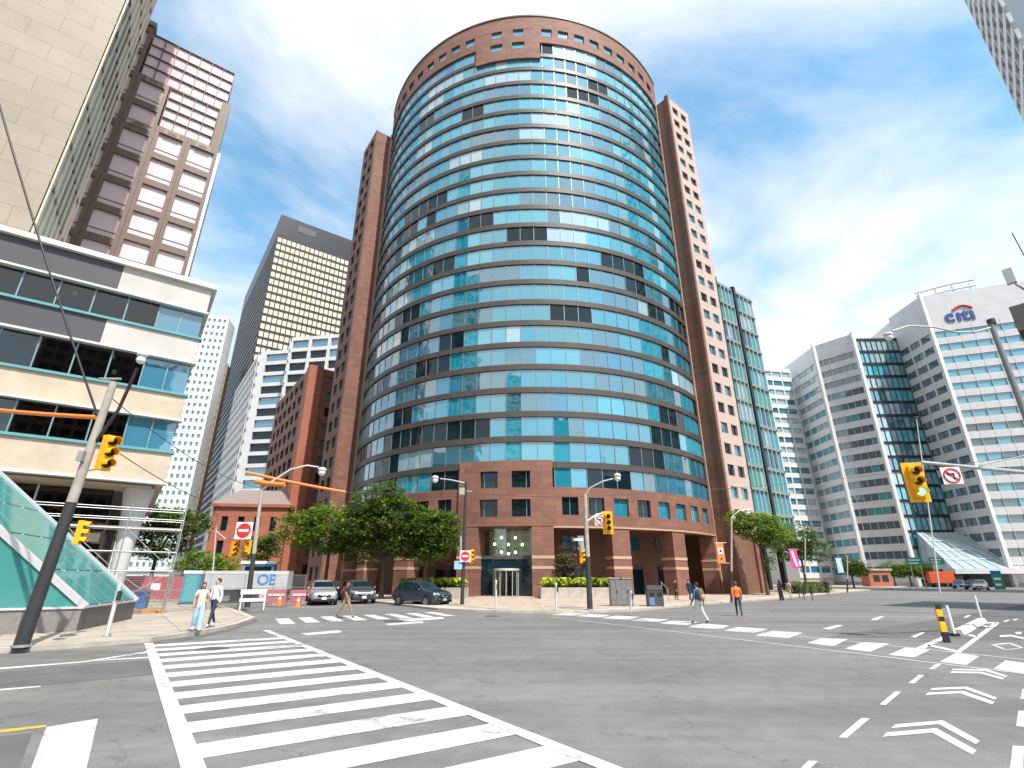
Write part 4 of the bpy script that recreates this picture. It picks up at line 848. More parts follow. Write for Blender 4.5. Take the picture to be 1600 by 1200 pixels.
# left corner pole with lamp, signals and cable
b0 = G(32, 1011, .14); Y0 = b0.y
lpole = pole('leaning concrete utility pole with black painted foot at the crosswalk corner', b0, dep(178, 597, Y0), .17, .105, .5)
arm(lpole, [dep(150, 690, Y0), dep(185, 640, Y0, -.2), dep(215, 575, Y0, -.4)], .05, M_POLED); lamp(lpole, dep(221, 560, Y0, -.4), .17)
MB().box(dep(135, 715, Y0)-b0+Vector((0, -.2, 0)), (.16, .14, .3)).build('junction_box', M_STEEL, lpole)
arm(lpole, [dep(148, 690, Y0), dep(160, 680, Y0)], .03, name='signal_bracket'); arm(lpole, [dep(138, 735, Y0), dep(150, 733, Y0)], .03, name='signal_bracket')
arm(lpole, [dep(172, 592, Y0)+Vector((-.35, 0, 0)), dep(172, 592, Y0)+Vector((.35, 0, 0))], .04, name='cross_arm')
p = dep(160, 735, Y0); signal('yellow traffic signal seen edge on, high on the leaning pole', p, R(72), 0, .98, False)
p = dep(106, 850, Y0); signal('small yellow signal low on the far side of the leaning pole', p+Vector((.06, .25, 0)), R(110), 0, .62, False)
def cable(label, pts, r=.02, m=None, sag=0, name='overhead_cable', cat='cable'):
    g = MB(); P_ = [Vector(p) for p in pts]; out = []
    if len(P_) == 2:
        for i in range(13):
            f = i/12; out.append(P_[0].lerp(P_[1], f)-Vector((0, 0, sag*4*f*(1-f))))
    else: out = P_
    c = out[0].copy(); return tag(g.tube([q-c for q in out], r, 6).build(name, m or M_BLACK, None, T(c)), label, cat)
cable('thick black cable dropping to the leaning pole past the stone tower', [dep(-60, -60, 12.5), dep(152, 648, Y0)], .035, sag=.35)
def sleeve(label, a, b, r, par=None):
    a, b = Vector(a), Vector(b); g = MB(); n = 9
    g.tube([(b-a)*(i/n)-Vector((0, 0, .05*math.sin(math.pi*i/n))) for i in range(n+1)], r, 7); o = g.build('wire_sleeve', M_ORANGE, None, T(a)); return tag(o, label, 'wire cover')
# transverse trolley wires with orange safety sleeves
wa, wb_ = dep(-80, 632, 17.2), dep(150, 652, Y0)
sleeve('orange safety sleeve on the wire ending at the leaning pole', wa, wb_, .07)
pb = G(386, 951, .14); Y1 = pb.y
spole = pole('signal pole with black foot and no entry sign beside the orange wire sleeve', pb, dep(410, 756, Y1), .15, .1, .42)
arm(spole, [dep(407, 768, Y1), dep(425, 752, Y1), dep(455, 733, Y1), dep(480, 727, Y1), dep(498, 730, Y1)], .045, M_SIGNW); lamp(spole, dep(503, 737, Y1), .3)
sleeve('long orange safety sleeve on the wire over the parked cars', dep(384, 738, Y1), dep(540, 769, Y1+3), .1)
sleeve('short orange wrap round the top of the signal pole', dep(400, 752, Y1, -.15), dep(445, 757, Y1, -.15), .16)
cable('thin span wire running from the orange sleeve to the dark lamp pole', [dep(540, 769, Y1+3), dep(726, 768, 40)], .018, M_CHAR, .1)
cable('thin span wire between the two corner lamp poles before the tower', [dep(726, 768, 40), dep(914, 776, 36)], .018, M_CHAR, .15)
cable('thin span wire running right from the pole with red signal across the avenue', [dep(914, 776, 36), dep(1640, 705, 38)], .018, M_CHAR, .5)
cable('faint span wire from the leaning pole to the signal pole', [dep(172, 620, Y0), dep(405, 762, Y1)], .015, M_CHAR, .5)
cable('faint lower span wire past the pale tower', [dep(160, 690, Y0), dep(395, 800, Y1)], .015, M_CHAR, .5)
def noentry(label, c, s, rz=0, arrow=False):
    t = thing('road_sign', label, 'sign', c, rz); MB().box((0, 0, 0), (s, .02, s)).build('plate', M_SIGNW, t)
    if not arrow:
        MB().disc((0, -.02, 0), s*.43, 'y', 24, .012).build('red_disc', M_RED, t); MB().box((0, -.032, 0), (s*.6, .01, s*.15)).build('white_bar', M_SIGNW, t)
    else:
        g = MB(); g.tube([(s*.4*math.cos(a), -.018, s*.4*math.sin(a)) for a in [2*math.pi*k/24 for k in range(25)]], s*.045, 6); g.build('red_ring', M_RED, t)
        g = MB(); g.box((s*.1, -.016, -s*.06), (s*.09, .01, s*.34)); g.box((-.0*s, -.016, s*.1), (s*.28, .01, s*.09)); g.add([(-s*.12, -.02, s*.22), (-s*.12, -.02, -s*.02), (-s*.27, -.02, s*.1)], [(0, 1, 2)]); g.build('black_arrow', M_BLACK, t)
        MB().tube([(-s*.28, -.026, s*.28), (s*.28, -.026, -s*.28)], s*.035, 6).build('red_slash', M_RED, t)
    return t
noentry('large white square no entry sign on the signal pole behind the couple', dep(381, 829, Y1, -.25), 1.05)
signal('yellow signal cluster below the large no entry sign', dep(363, 870, Y1), R(60), 0, .9, False); signal('orange lit signal beside the yellow cluster below the large no entry sign', dep(386, 866, Y1, .2), R(-30), 3, .8, False)
# centre-left dark pole
pc_ = G(722, 946, .14); Yc = pc_.y
cpole = pole('slim black lamp pole in front of the granite portal', pc_, dep(728, 752, Yc), .13, .09, 1.0)
arm(cpole, [dep(728, 755, Yc), dep(705, 750, Yc), dep(688, 748, Yc)], .05); lamp(cpole, dep(680, 749, Yc), .28)
arm(cpole, [dep(717, 768, Yc), dep(738, 768, Yc)], .05, M_POLE, 'cross_arm')
MB().box(dep(722, 768, Yc)-pc_, (.4, .3, .5)).build('transformer_box', M_POLE, cpole)
MB().tube([dep(723, 838, Yc)-pc_+Vector((-.12, -.15, 0)), dep(723, 870, Yc)-pc_+Vector((-.12, -.15, 0))], .08, 8).build('conduit', M_STEEL, cpole)
noentry('small no entry sign on the slim black lamp pole', dep(727, 869, Yc, -.25), .75); signal('yellow traffic signal turned sideways on the slim black lamp pole', dep(737, 880, Yc), R(50), 0, .85, False)
tag(MB().box((0, 0, 0), (.55, .04, .55)).build('blue_sign', mat('pale_blue_sign', (.3, .5, .65), .5), None, T(dep(716, 883, Yc, -.15))), 'pale blue square plate beside the small no entry sign', 'sign')
# centre-right pole
pr = G(922, 953, .14); Yr = pr.y
rpole = pole('weathered pole with black foot carrying the red light signal by the planter', pr, dep(914, 772, Yr), .16, .11, .44)
arm(rpole, [dep(914, 775, Yr), dep(922, 762, Yr), dep(942, 752, Yr), dep(958, 748, Yr)], .045); lamp(rpole, dep(965, 746, Yr), .25)
arm(rpole, [dep(917, 815, Yr), dep(932, 804, Yr), dep(950, 800, Yr)], .05, M_SIGNW, 'signal_arm')
signal('yellow backed traffic signal facing the junction on the weathered pole', dep(951, 831, Yr, -.3), 0, 0, 1.0)
noentry('pinkish no left turn sign beside the signal on the weathered pole', dep(937, 813, Yr, -.2), .6, 0, True)
signal('low yellow pedestrian signal at mid height of the weathered pole', dep(910, 880, Yr, .1), R(60), 0, .75, False)
MB().box(dep(904, 843, Yr)-pr, (.55, .04, .14)).build('street_name_plate', M_SIGNW, rpole); MB().box(dep(912, 855, Yr)-pr+Vector((-.1, -.1, 0)), (.2, .15, .6)).build('control_box', M_POLE, rpole)
# short push-button posts
def post(label, u, vb, vt, r, m, z=.14, tilt=0):
    b = G(u, vb, z); t = dep(u+tilt, vt, b.y); o = thing('push_button_post', label, 'post', b); MB().tube([(0, 0, 0), t-b], r, 10).build('shaft', m, o); MB().disc((0, 0, .02), r*2, 'z', 10, .05).build('foot', M_STEEL, o)
    MB().box((t-b)*.8+Vector((r*1.3, -.02, 0)), (r*1.4, .12, .28)).build('push_button', M_POLED, o); MB().ball(t-b, r*1.04).build('cap', m, o); return o
post('white leaning push button post on the left kerb', 166, 995, 915, .06, M_ALU, .14, 21); post('white push button post before the revolving door', 775, 952, 908, .065, M_ALU); post('white push button post in front of the right planter', 869, 954, 912, .06, M_ALU)
post('thin white push button post beside the steel cabinets', 986, 957, 925, .05, M_ALU)
# right mast arm with green signal
pm = Vector((21.5, 19.5, 0)); Ym = 17.5
mast = pole('steel signal mast off the right edge carrying the green light', pm, pm+Vector((0, 0, 8.2)), .16, .11, .0, m=M_STEEL)
MB().tube([(0, 0, 6.1), dep(1600, 738, Ym+1)-pm, dep(1520, 730, Ym)-pm, dep(1440, 722, Ym)-pm], [.09, .08, .06, .05], 9).build('mast_arm', M_STEEL, mast)
MB().tube([(0, 0, 7.2), dep(1600, 712, Ym+1)-pm, dep(1530, 727, Ym)-pm], .025, 6).build('stay_rod', M_STEEL, mast)
MB().tube([dep(1438, 722, Ym)-pm, dep(1438, 740, Ym)-pm], .03, 6).build('hanger', M_STEEL, mast); MB().tube([dep(1487, 727, Ym)-pm, dep(1487, 740, Ym)-pm], .02, 6).build('hanger', M_STEEL, mast)
s_ = signal('large yellow traffic signal showing green on the mast arm', dep(1440, 778, Ym, -.1), R(-14), 2, 1.0); pass
noentry('round no left turn sign hanging from the mast arm', dep(1487, 743, Ym, -.1), .58, R(-14), True)
# tall davit lamp pole on the right edge
pd = Vector((27.6, 26, 0)); Yd = 26
dav = pole('tall grey street lamp pole with a long curved arm in front of the silver office', pd, dep(1548, 505, Yd), .2, .13, 0, m=mat('grey_pole', (.2, .21, .22), .6))
arm(dav, [dep(1548, 512, Yd), dep(1525, 518, Yd), dep(1495, 519, Yd), dep(1460, 511, Yd), dep(1420, 509, Yd), dep(1395, 517, Yd)], .05, M_GREYP); lamp(dav, dep(1389, 526, Yd), .26)
MB().disc(dep(1549, 503, Yd)-pd, .2, 'z', 12, .3).build('pole_cap', M_POLED, dav)
# poles and banners along the tower side of the avenue
def banner(label, u, vb, vt, bu, bv0, bv1, m, du, lampu=None, mark_=None, name='banner_pole'):
    b = G(u, vb, .14); t = pole(label, b, dep(u-(vb-vt)*-.0, vt, b.y), .1, .07, .35); c0 = dep(bu-du/2, bv0, b.y, -.1); c1 = dep(bu+du/2, bv1, b.y, -.1); cc = (c0+c1)/2
    o = thing('banner', label.split(' pole')[0]+' panel', 'banner', cc); w, h = abs(c1.x-c0.x), abs(c0.z-c1.z); MB().box((0, 0, 0), (w, .04, h)).build('cloth', m, o)
    for z in (h/2, -h/2): MB().tube([(-w/2-.1, 0, z), (w/2+.3, .05, z)], .02, 6).build('bracket', M_STEEL, o)
    if mark_ == 'a': MB().box((0, -.03, h*.1), (w*.62, .02, h*.3)).build('white_patch', M_SIGNW, o); MB().disc((0, -.045, h*.1), w*.16, 'y', 12, .01).build('dark_mark', M_BLACK, o); MB().disc((0, -.03, -h*.28), w*.13, 'y', 12, .02).build('dark_mark', M_BLACK, o)
    if mark_ == 'b': MB().hexa([(-w*.3, -.04, h*.4), (0, -.04, h*.4), (0, -.025, h*.4), (-w*.3, -.025, h*.4), (w*.05, -.04, -h*.4), (w*.3, -.04, -h*.4), (w*.3, -.025, -h*.4), (w*.05, -.025, -h*.4)]).build('white_stroke', M_SIGNW, o)
    if lampu: arm(t, [dep(u, vt, b.y), dep((u+lampu[0])/2, (vt+lampu[1])/2-5, b.y), dep(lampu[0], lampu[1], b.y)], .04); lamp(t, dep(lampu[0], lampu[1]+3, b.y), .25)
    return t
banner('orange banner with white emblem pole at the right granite column', 1143, 941, 808, 1126, 848, 880, mat('orange_banner', (.85, .25, .06), .6), 16, (1168, 797), 'a')
banner('pink banner with white stroke pole by the street trees', 1258, 929, 842, 1241, 858, 888, mat('pink_banner', (.65, .06, .25), .6), 18, None, 'b')
banner('pale blue banner pole standing on the avenue kerb', 1324, 925, 868, 1312, 872, 895, mat('blue_banner', (.3, .55, .75), .6), 14, None, 'b')
# cabinets and litter bin
M_CAB = mat('cabinet_grey', (.2, .2, .21), .5, metal=.3, var=.2, scale=3)
for i, (u, lb) in enumerate(((963, 'left of a pair of tall steel utility cabinets beside the planter'), (980, 'right of a pair of tall steel utility cabinets near the litter bin'))):
    b = G(u, 947, .14); t = thing('utility_cabinet', lb, 'cabinet', b); MB().b2((-.38, -.3, 0), (.38, .3, 1.7)).build('body', M_CAB, t); MB().b2((-.36, -.325, .1), (-.01, -.302, 1.62)).build('door', M_CAB, t); MB().b2((.01, -.325, .1), (.36, -.302, 1.62)).build('door', M_CAB, t); MB().b2((-.41, -.34, 1.7), (.41, .33, 1.76)).build('lid', M_STEEL, t); MB().box((.05, -.34, .9), (.03, .03, .2)).build('handle', M_BLACK, t)
b = G(1024, 947, .14); t = thing('litter_bin', 'dark grey double litter bin with sloped lid near the tower steps', 'bin', b); MB().b2((-.5, -.35, 0), (.5, .35, 1.0)).build('body', M_CHAR, t); MB().hexa([(-.53, -.38, 1.0), (.53, -.38, 1.0), (.53, .38, 1.0), (-.53, .38, 1.0), (-.5, -.05, 1.3), (.5, -.05, 1.3), (.5, .36, 1.3), (-.5, .36, 1.3)]).build('lid', M_BLACK, t)
for x in (-.25, .25): MB().b2((x-.16, -.37, .62), (x+.16, -.352, .85)).build('slot', M_BLACK, t)
MB().b2((-.46, -.365, .08), (-.1, -.352, .55)).build('panel', mat('blue_panel', (.1, .2, .4), .5), t)
# stair handrails by the tower
for u in (985, 1045):
    b = G(u, 940, .14); t = thing('handrail', 'steel handrail at the tower steps '+('by the dark shop window' if u < 1000 else 'beside the granite column'), 'handrail', b)
    for y in (0, 1.6): MB().tube([(0, y, 0), (0, y, .95+.3*y)], .03, 6).build('upright', M_STEEL, t)
    MB().tube([(0, -.2, .9), (0, 1.8, 1.47)], .03, 6).build('rail', M_STEEL, t)
# cycle lane delineators and concrete kerb blocks
p = G(1480, 1004); t = thing('marker_post', 'yellow and black striped marker post at the cycle lane', 'post', p); hgt = dep(1476, 948, p.y).z
MB().b2((-.09, -.03, 0), (.09, .03, hgt)).build('blade', M_SIGY, t); MB().b2((-.095, -.035, 0), (.095, .035, .3)).build('black_foot', M_BLACK, t)
for z in (.6, .95): MB().b2((-.095, -.034, z), (.095, -.031, z+.14)).build('black_stripe', M_BLACK, t)
for u, vb, vt, lb in ((1492, 994, 946, 'white flexible bollard behind the striped marker post'), (1534, 969, 930, 'white flexible bollard at the far end of the kerb blocks')):
    p = G(u, vb); t = thing('flexible_bollard', lb, 'bollard', p); MB().tube([(0, 0, .08), (0, 0, dep(u, vt, p.y).z)], .05, 10).build('tube', mat('white_plastic', (.75, .75, .77), .5), t); MB().disc((0, 0, .04), .16, 'z', 14, .09).build('rubber_base', M_RUB, t)
q0, q1 = G(1498, 992), G(1536, 972)
for i in range(3):
    c = q0.lerp(q1, (i+.5)/3); o = MB(); ln = (q1-q0).length/3-.08; o.hexa([(-ln/2, -.16, 0), (ln/2, -.16, 0), (ln/2, .16, 0), (-ln/2, .16, 0), (-ln/2, -.1, .17), (ln/2, -.1, .17), (ln/2, .1, .17), (-ln/2, .1, .17)])
    d = q1-q0; tag(o.build('kerb_block', mat('pale_kerb', (.6, .6, .58), .8, var=.1), None, T((c.x, c.y, 0)) @ RZ(math.atan2(d.y, d.x))), ('low white kerb block beside the striped marker post', 'middle low white kerb block of the cycle lane', 'low white kerb block at the far flexible bollard')[i], 'kerb block', 'kerb blocks along the cycle lane')

# ================================================================== GLASS STAIR CANOPY, SCAFFOLD, FENCE
cw = G(118, 987, .14); wd = Vector((-.35, .94, 0)).normalized(); WL = 6.2
wed = thing('glass_canopy', 'sloping teal glass stair canopy on a dark granite plinth at the left corner', 'canopy', cw)
F = lambda s, q, z: (-AV*s+wd*q)+Vector((0, 0, z))
def slab(name, a, b, c, d, th, m, par=wed):
    n = (Vector(b)-Vector(a)).cross(Vector(d)-Vector(a)).normalized()*th; return MB().hexa([a, b, c, d, Vector(a)+n, Vector(b)+n, Vector(c)+n, Vector(d)+n]).build(name, m, par)
for s0, s1 in ((0, 1.5), (1.52, 3.0), (3.02, 4.5), (4.52, 6.0), (6.02, 7.5)): MB().prism([xy(F(s0, 0, 0)), xy(F(s1, 0, 0)), xy(F(s1, .3, 0)), xy(F(s0, .3, 0))], -.02, .72).build('granite_panel', mat('grey_granite', (.22, .2, .19), .5, var=.2, scale=12), wed)
for q0_, q1_ in ((.02, 1.8), (1.82, 3.6), (3.62, 5.4), (5.42, WL)): MB().prism([xy(F(-.01, q0_, 0)), xy(F(.3, q0_, 0)), xy(F(.3, q1_, 0)), xy(F(-.01, q1_, 0))], -.02, .73).build('granite_panel', M_GRAN, wed)
MB().prism([xy(F(-.05, -.05, 0)), xy(F(7.5, -.05, 0)), xy(F(7.5, .34, 0)), xy(F(-.05, .34, 0))], .73, .8).build('plinth_cap', M_ALU, wed); MB().prism([xy(F(-.05, .345, 0)), xy(F(.33, .345, 0)), xy(F(.33, WL, 0)), xy(F(-.05, WL, 0))], .732, .802).build('plinth_cap', M_ALU, wed)
SLP = lambda s: .8+.86*s
for q in (.1, WL-.1): slab('sloping_beam', F(0, q-.09, SLP(0)-.1), F(0, q+.09, SLP(0)-.1), F(7, q+.09, SLP(7)-.1), F(7, q-.09, SLP(7)-.1), .2, M_ALU)
for i in range(5):
    for j in range(4):
        s0, s1 = i*1.4+.03, i*1.4+1.37; a, b = .2+j*(WL-.4)/4+.03, .2+(j+1)*(WL-.4)/4-.03
        slab('roof_pane', F(s0, a, SLP(s0)), F(s0, b, SLP(s0)), F(s1, b, SLP(s1)), F(s1, a, SLP(s1)), .03, GL_CANOPY)
    s = i*1.4+1.4; MB().tube([F(s, .1, SLP(s)-.05), F(s, WL-.1, SLP(s)-.05)], .035, 6).build('glazing_bar', M_ALU, wed)
for j in range(1, 4): q = .2+j*(WL-.4)/4; MB().tube([F(0, q, SLP(0)), F(7, q, SLP(7))], .035, 6).build('glazing_bar', M_STEEL, wed)
for i in range(5):
    s0, s1 = i*1.4+.03, i*1.4+1.37
    MB().hexa([F(s0, .08, .8), F(s1, .08, .8), F(s1, .11, .8), F(s0, .11, .8), F(s0, .08, SLP(s0)-.1), F(s1, .08, SLP(s1)-.1), F(s1, .11, SLP(s1)-.1), F(s0, .11, SLP(s0)-.1)]).build('side_pane', GL_CANOPY, wed)
    MB().hexa([F(s0, WL-.11, .8), F(s1, WL-.11, .8), F(s1, WL-.08, .8), F(s0, WL-.08, .8), F(s0, WL-.11, SLP(s0)-.1), F(s1, WL-.11, SLP(s1)-.1), F(s1, WL-.08, SLP(s1)-.1), F(s0, WL-.08, SLP(s0)-.1)]).build('side_pane', GL_CANOPY, wed)
for z in (1.6, 2.4): MB().tube([F((z-.8)/.86, .12, z), F(7, .12, z)], .03, 6).build('side_rail', M_CHAR, wed)
# scaffold
so = Vector((-27.5, 24.2, .14)); sca = thing('scaffold', 'galvanised tube scaffold with decks behind the glass canopy', 'scaffold', so, GA); SWd = 10.4
for x in (0, 2.6, 5.2, 7.8, 10.4):
    for y in (0, 1.3): MB().tube([(x, y, 0), (x, y, 5.7)], .035, 7).build('standard', M_STEEL, sca)
    for z in (2.1, 4.3, 5.4): MB().tube([(x, 0, z), (x, 1.3, z)], .025, 6).build('transom', M_STEEL, sca)
for y in (0, 1.3):
    for z in (2.1, 3.1, 4.3, 4.85, 5.4): MB().tube([(0, y, z), (SWd, y, z)], .025, 6).build('ledger', M_STEEL, sca)
for x in (0, 2.6, 5.2, 7.8): MB().tube([(x, 0, 4.3), (x+2.6, 0, 2.1)], .022, 6).build('brace', M_STEEL, sca)
MB().tube([(7.8, 0, .3), (10.4, 0, 2.1)], .022, 6).build('brace', M_STEEL, sca); MB().tube([(7.8, 1.3, 2.1), (10.4, 1.3, .3)], .022, 6).build('brace', M_STEEL, sca)
for y in (.25, .65, 1.05): MB().box((SWd/2, y, 4.37), (SWd, .36, .06)).build('deck_board', mat('scaffold_board', (.42, .38, .33), .85, var=.2), sca)
# mesh fence panels
def fence_panel(W=2.9, Hh=1.95):
    t = thing('fence_panel', 'x', 'fence', (0, 0, 0)); fr = MB()
    for x in (-W/2, W/2): fr.tube([(x, 0, .05), (x, 0, Hh)], .022, 6)
    for z in (.15, 1.1, Hh): fr.tube([(-W/2, 0, z), (W/2, 0, z)], .018, 6)
    fr.build('tube_frame', M_STEEL, t); w = MB(); n = 30
    for i in range(1, n): w.tube([(-W/2+W*i/n, 0, .15), (-W/2+W*i/n, 0, Hh)], .006, 3, caps=False)
    for i in range(1, 16): w.tube([(-W/2, .004, .15+1.8*i/16), (W/2, .004, .15+1.8*i/16)], .006, 3, caps=False)
    w.build('wire_mesh', M_STEEL, t, None, True)
    for x in (-W/2, W/2): MB().b2((x-.12, -.3, -.02), (x+.12, .3, .12)).build('foot_block', M_CONC, t)
    return t
fpts = [(-19.8, 27.2), (-19.0, 30.0), (-18.2, 32.8), (-17.5, 35.6), (-16.8, 38.4), (-15.6, 41.0)]
f0 = fence_panel(); flab = ['first mesh fence panel beside the glass canopy plinth', 'mesh fence panel with the blue bin behind it', 'mesh fence panel between the blue bin and the portable toilet', 'mesh fence panel in front of the white truck', 'last mesh fence panel beside the silver parked car']
for i in range(5):
    a, b = fpts[i], fpts[i+1]; o = f0 if i == 0 else copy_tree(f0); o.location = ((a[0]+b[0])/2, (a[1]+b[1])/2, .14 if i < 4 else .14); o.rotation_euler.z = math.atan2(b[1]-a[1], b[0]-a[0]); o['label'] = flab[i]; o['group'] = 'mesh fence panels round the works'
for i, (x0, x1, y) in enumerate(((-23.2, -20.2, 27.0), (-26.4, -23.4, 26.9))):
    o = copy_tree(f0); o.location = ((x0+x1)/2, y-.6*i*0, .14); o.rotation_euler.z = R(4); o['label'] = ('mesh fence panel under the scaffold end', 'mesh fence panel half hidden by the glass canopy')[i]; o['group'] = 'mesh fence panels round the works'
# site clutter
def simple_box_thing(name, label, cat, loc, parts, rz=0):
    t = thing(name, label, cat, loc, rz)
    for nm, p0, p1, m in parts: MB().b2(p0, p1).build(nm, m, t)
    return t
M_BLUE = mat('bin_blue', (.03, .14, .36), .5); M_TEALP = mat('toilet_teal', (.04, .27, .33), .5); M_PINKB = mat('barrier_red', (.42, .09, .11), .6)
simple_box_thing('site_bin', 'blue plastic site bin behind the mesh fence', 'bin', (-22.1, 31.8, .14), [('body', (-.85, -.5, .1), (.85, .5, 1.0), M_BLUE), ('lid', (-.9, -.55, 1.0), (.9, .55, 1.12), M_BLUE), ('skid', (-.7, -.4, 0), (-.5, .4, .1), M_BLACK), ('skid', (.5, -.4, 0), (.7, .4, .1), M_BLACK)], R(25))
simple_box_thing('portable_toilet', 'teal portable toilet with white roof at the works', 'toilet', (-23.2, 39.5, .14), [('cabin', (-.55, -.55, .1), (.55, .55, 2.05), M_TEALP), ('roof', (-.6, -.6, 2.05), (.6, .6, 2.25), M_SIGNW), ('door', (-.38, -.58, .2), (.38, -.552, 1.95), mat('toilet_door', (.08, .36, .42), .5)), ('base', (-.6, -.6, 0), (.6, .6, .1), M_BLACK)], R(20))
tim = thing('timber_stack', 'loose stack of orange brown timbers on the pavement by the fence', 'timber', (-19.9, 29.2, .15), R(15))
for i in range(9): MB().box((random.uniform(-.2, .2), -.4+.1*(i % 6)*1.6, .05+.1*(i//6)), (2.6, .14, .09), R(random.uniform(-6, 6))).build('plank', mat('timber', (.45, .25, .1), .8, var=.25), tim)
bar_ = simple_box_thing('sawhorse', 'white folding barricade frame standing beside the couple', 'barricade', (-15.2, 32.2, .15), [('board', (-.7, -.05, .85), (.7, .05, 1.1), M_SIGNW), ('board', (-.7, -.05, .45), (.7, .05, .62), M_SIGNW)], R(30))
for x in (-.62, .62):
    for s_ in (-1, 1): MB().tube([(x, .06*s_, 1.05), (x, .38*s_, 0)], .03, 6).build('leg', M_SIGNW, bar_)
for i, (x, y) in enumerate(((-19.0, 44.2), (-17.2, 44.6), (-15.8, 44.9))):
    t = thing('road_barrier', ('red water filled barrier under the white truck', 'red water filled barrier near the parked cars', 'red water filled barrier next to the silver parked car')[i], 'barrier', (x, y, 0), R(15), 'red barriers round the works')
    MB().hexa([(-.8, -.28, 0), (.8, -.28, 0), (.8, .28, 0), (-.8, .28, 0), (-.75, -.1, 1.0), (.75, -.1, 1.0), (.75, .1, 1.0), (-.75, .1, 1.0)]).build('body', M_PINKB, t); MB().b2((-.6, -.16, .55), (.6, -.24, .7)).build('white_stripe', M_SIGNW, t)
for i, (x, y) in enumerate(((-26.5, 44), (-28.3, 43.3), (-30, 42.6), (-25, 36))):
    t = thing('site_hoarding', ('pink red hoarding panel nearest the portable toilet', 'pink red hoarding panel with a white notice', 'pink red hoarding panel beside the scaffold', 'low red hoarding panel behind the blue bin')[i], 'hoarding', (x, y, .1), R(18), 'red hoardings of the works')
    MB().b2((-.95, -.04, .2), (.95, .04, 1.9)).build('panel', M_PINKB, t); MB().b2((-.9, -.06, 0), (-.8, .06, 2)).build('post', M_STEEL, t); MB().b2((.8, -.06, 0), (.9, .06, 2)).build('post', M_STEEL, t)
    if i == 1: MB().b2((-.4, -.06, .9), (.3, -.042, 1.4)).build('notice', M_SIGNW, t)
def cone(label, x, y, z=0):
    t = thing('traffic_cone', label, 'cone', (x, y, z)); MB().tube([(0, 0, .04), (0, 0, .72)], [.17, .03], 12).build('cone_body', M_ORANGE, t); MB().b2((-.22, -.22, 0), (.22, .22, .05)).build('base', M_ORANGE, t); MB().tube([(0, 0, .38), (0, 0, .52)], [.108, .078], 12).build('white_collar', M_SIGNW, t)
cone('orange traffic cone at the front wheel of the silver parked car', -15.0, 38.6); cone('orange traffic cone against the last fence panel', -15.9, 37.6, .15)
# street-side lamp far behind, white pole and truck
tr = thing('flatbed_truck', 'white box truck with blue lettering parked behind the mesh fence', 'truck', (-22.0, 46, 0), R(12))
MB().b2((-3.4, -1.1, 1.0), (3.0, 1.1, 2.45)).build('cargo_box', M_GREYP, tr); MB().hexa([(-5.2, -1.05, .6), (-3.5, -1.05, .6), (-3.5, 1.05, .6), (-5.2, 1.05, .6), (-4.8, -1, 2.4), (-3.5, -1, 2.4), (-3.5, 1, 2.4), (-4.8, 1, 2.4)]).build('cab', mat('cab_blue', (.05, .2, .4), .35), tr)
MB().b2((-4.5, -1.07, 1.5), (-3.7, -1.04, 2.2)).build('cab_window', GL_DARK, tr); MB().b2((-3.4, -1.0, .6), (3, 1.0, .95)).build('chassis', M_BLACK, tr)
for x in (-4.4, 1.2, 2.3):
    for y in (-1, 1): w = MB().disc((x, y*.95, .5), .5, 'y', 18, .3).build('tyre', M_RUB, tr); MB().disc((x, y*1.11, .5), .26, 'y', 12, .03).build('rim', M_ALU, w)
for ch_, x in (('O', .6), ('E', 1.5)):
    me = text_mesh(ch_, 1.15, .01); me.materials.clear(); me.materials.append(mat('logo_blue', (.03, .25, .7), .5)); link('lettering', me, tr, T((x, -1.125, 1.4)) @ Matrix.Rotation(R(90), 4, 'X'))
simple_box_thing('crane_cab', 'pale blue cab roof of a machine behind the white truck', 'machine', (-23.5, 50, 0), [('cabin', (-1.2, -1, 1.2), (1.4, 1, 3.1), mat('machine_blue', (.12, .33, .5), .4)), ('roof', (-1.4, -1.1, 3.1), (1.6, 1.1, 3.35), M_SIGNW), ('window', (-1, -1.03, 2.0), (1.2, -1.002, 2.9), GL_DARK), ('track', (-1.8, -1.1, 0), (1.8, -.6, .9), M_RUB), ('track', (-1.8, .6, 0), (1.8, 1.1, .9), M_RUB), ('deck', (-1.6, -1, .9), (1.7, 1, 1.2), M_CHAR)], R(15))
for u, v, vt, Y, lb in ((330, 930, 822, 58, 'thin pale lamp post beside the tree beyond the works'),):
    b = Vector((dep(u, v, Y).x, Y, .1)); t = pole(lb, b, dep(u+8, vt, Y), .1, .06, 0, m=M_ALU); arm(t, [dep(u+8, vt+8, Y), dep(u+22, vt+20, Y)], .05)
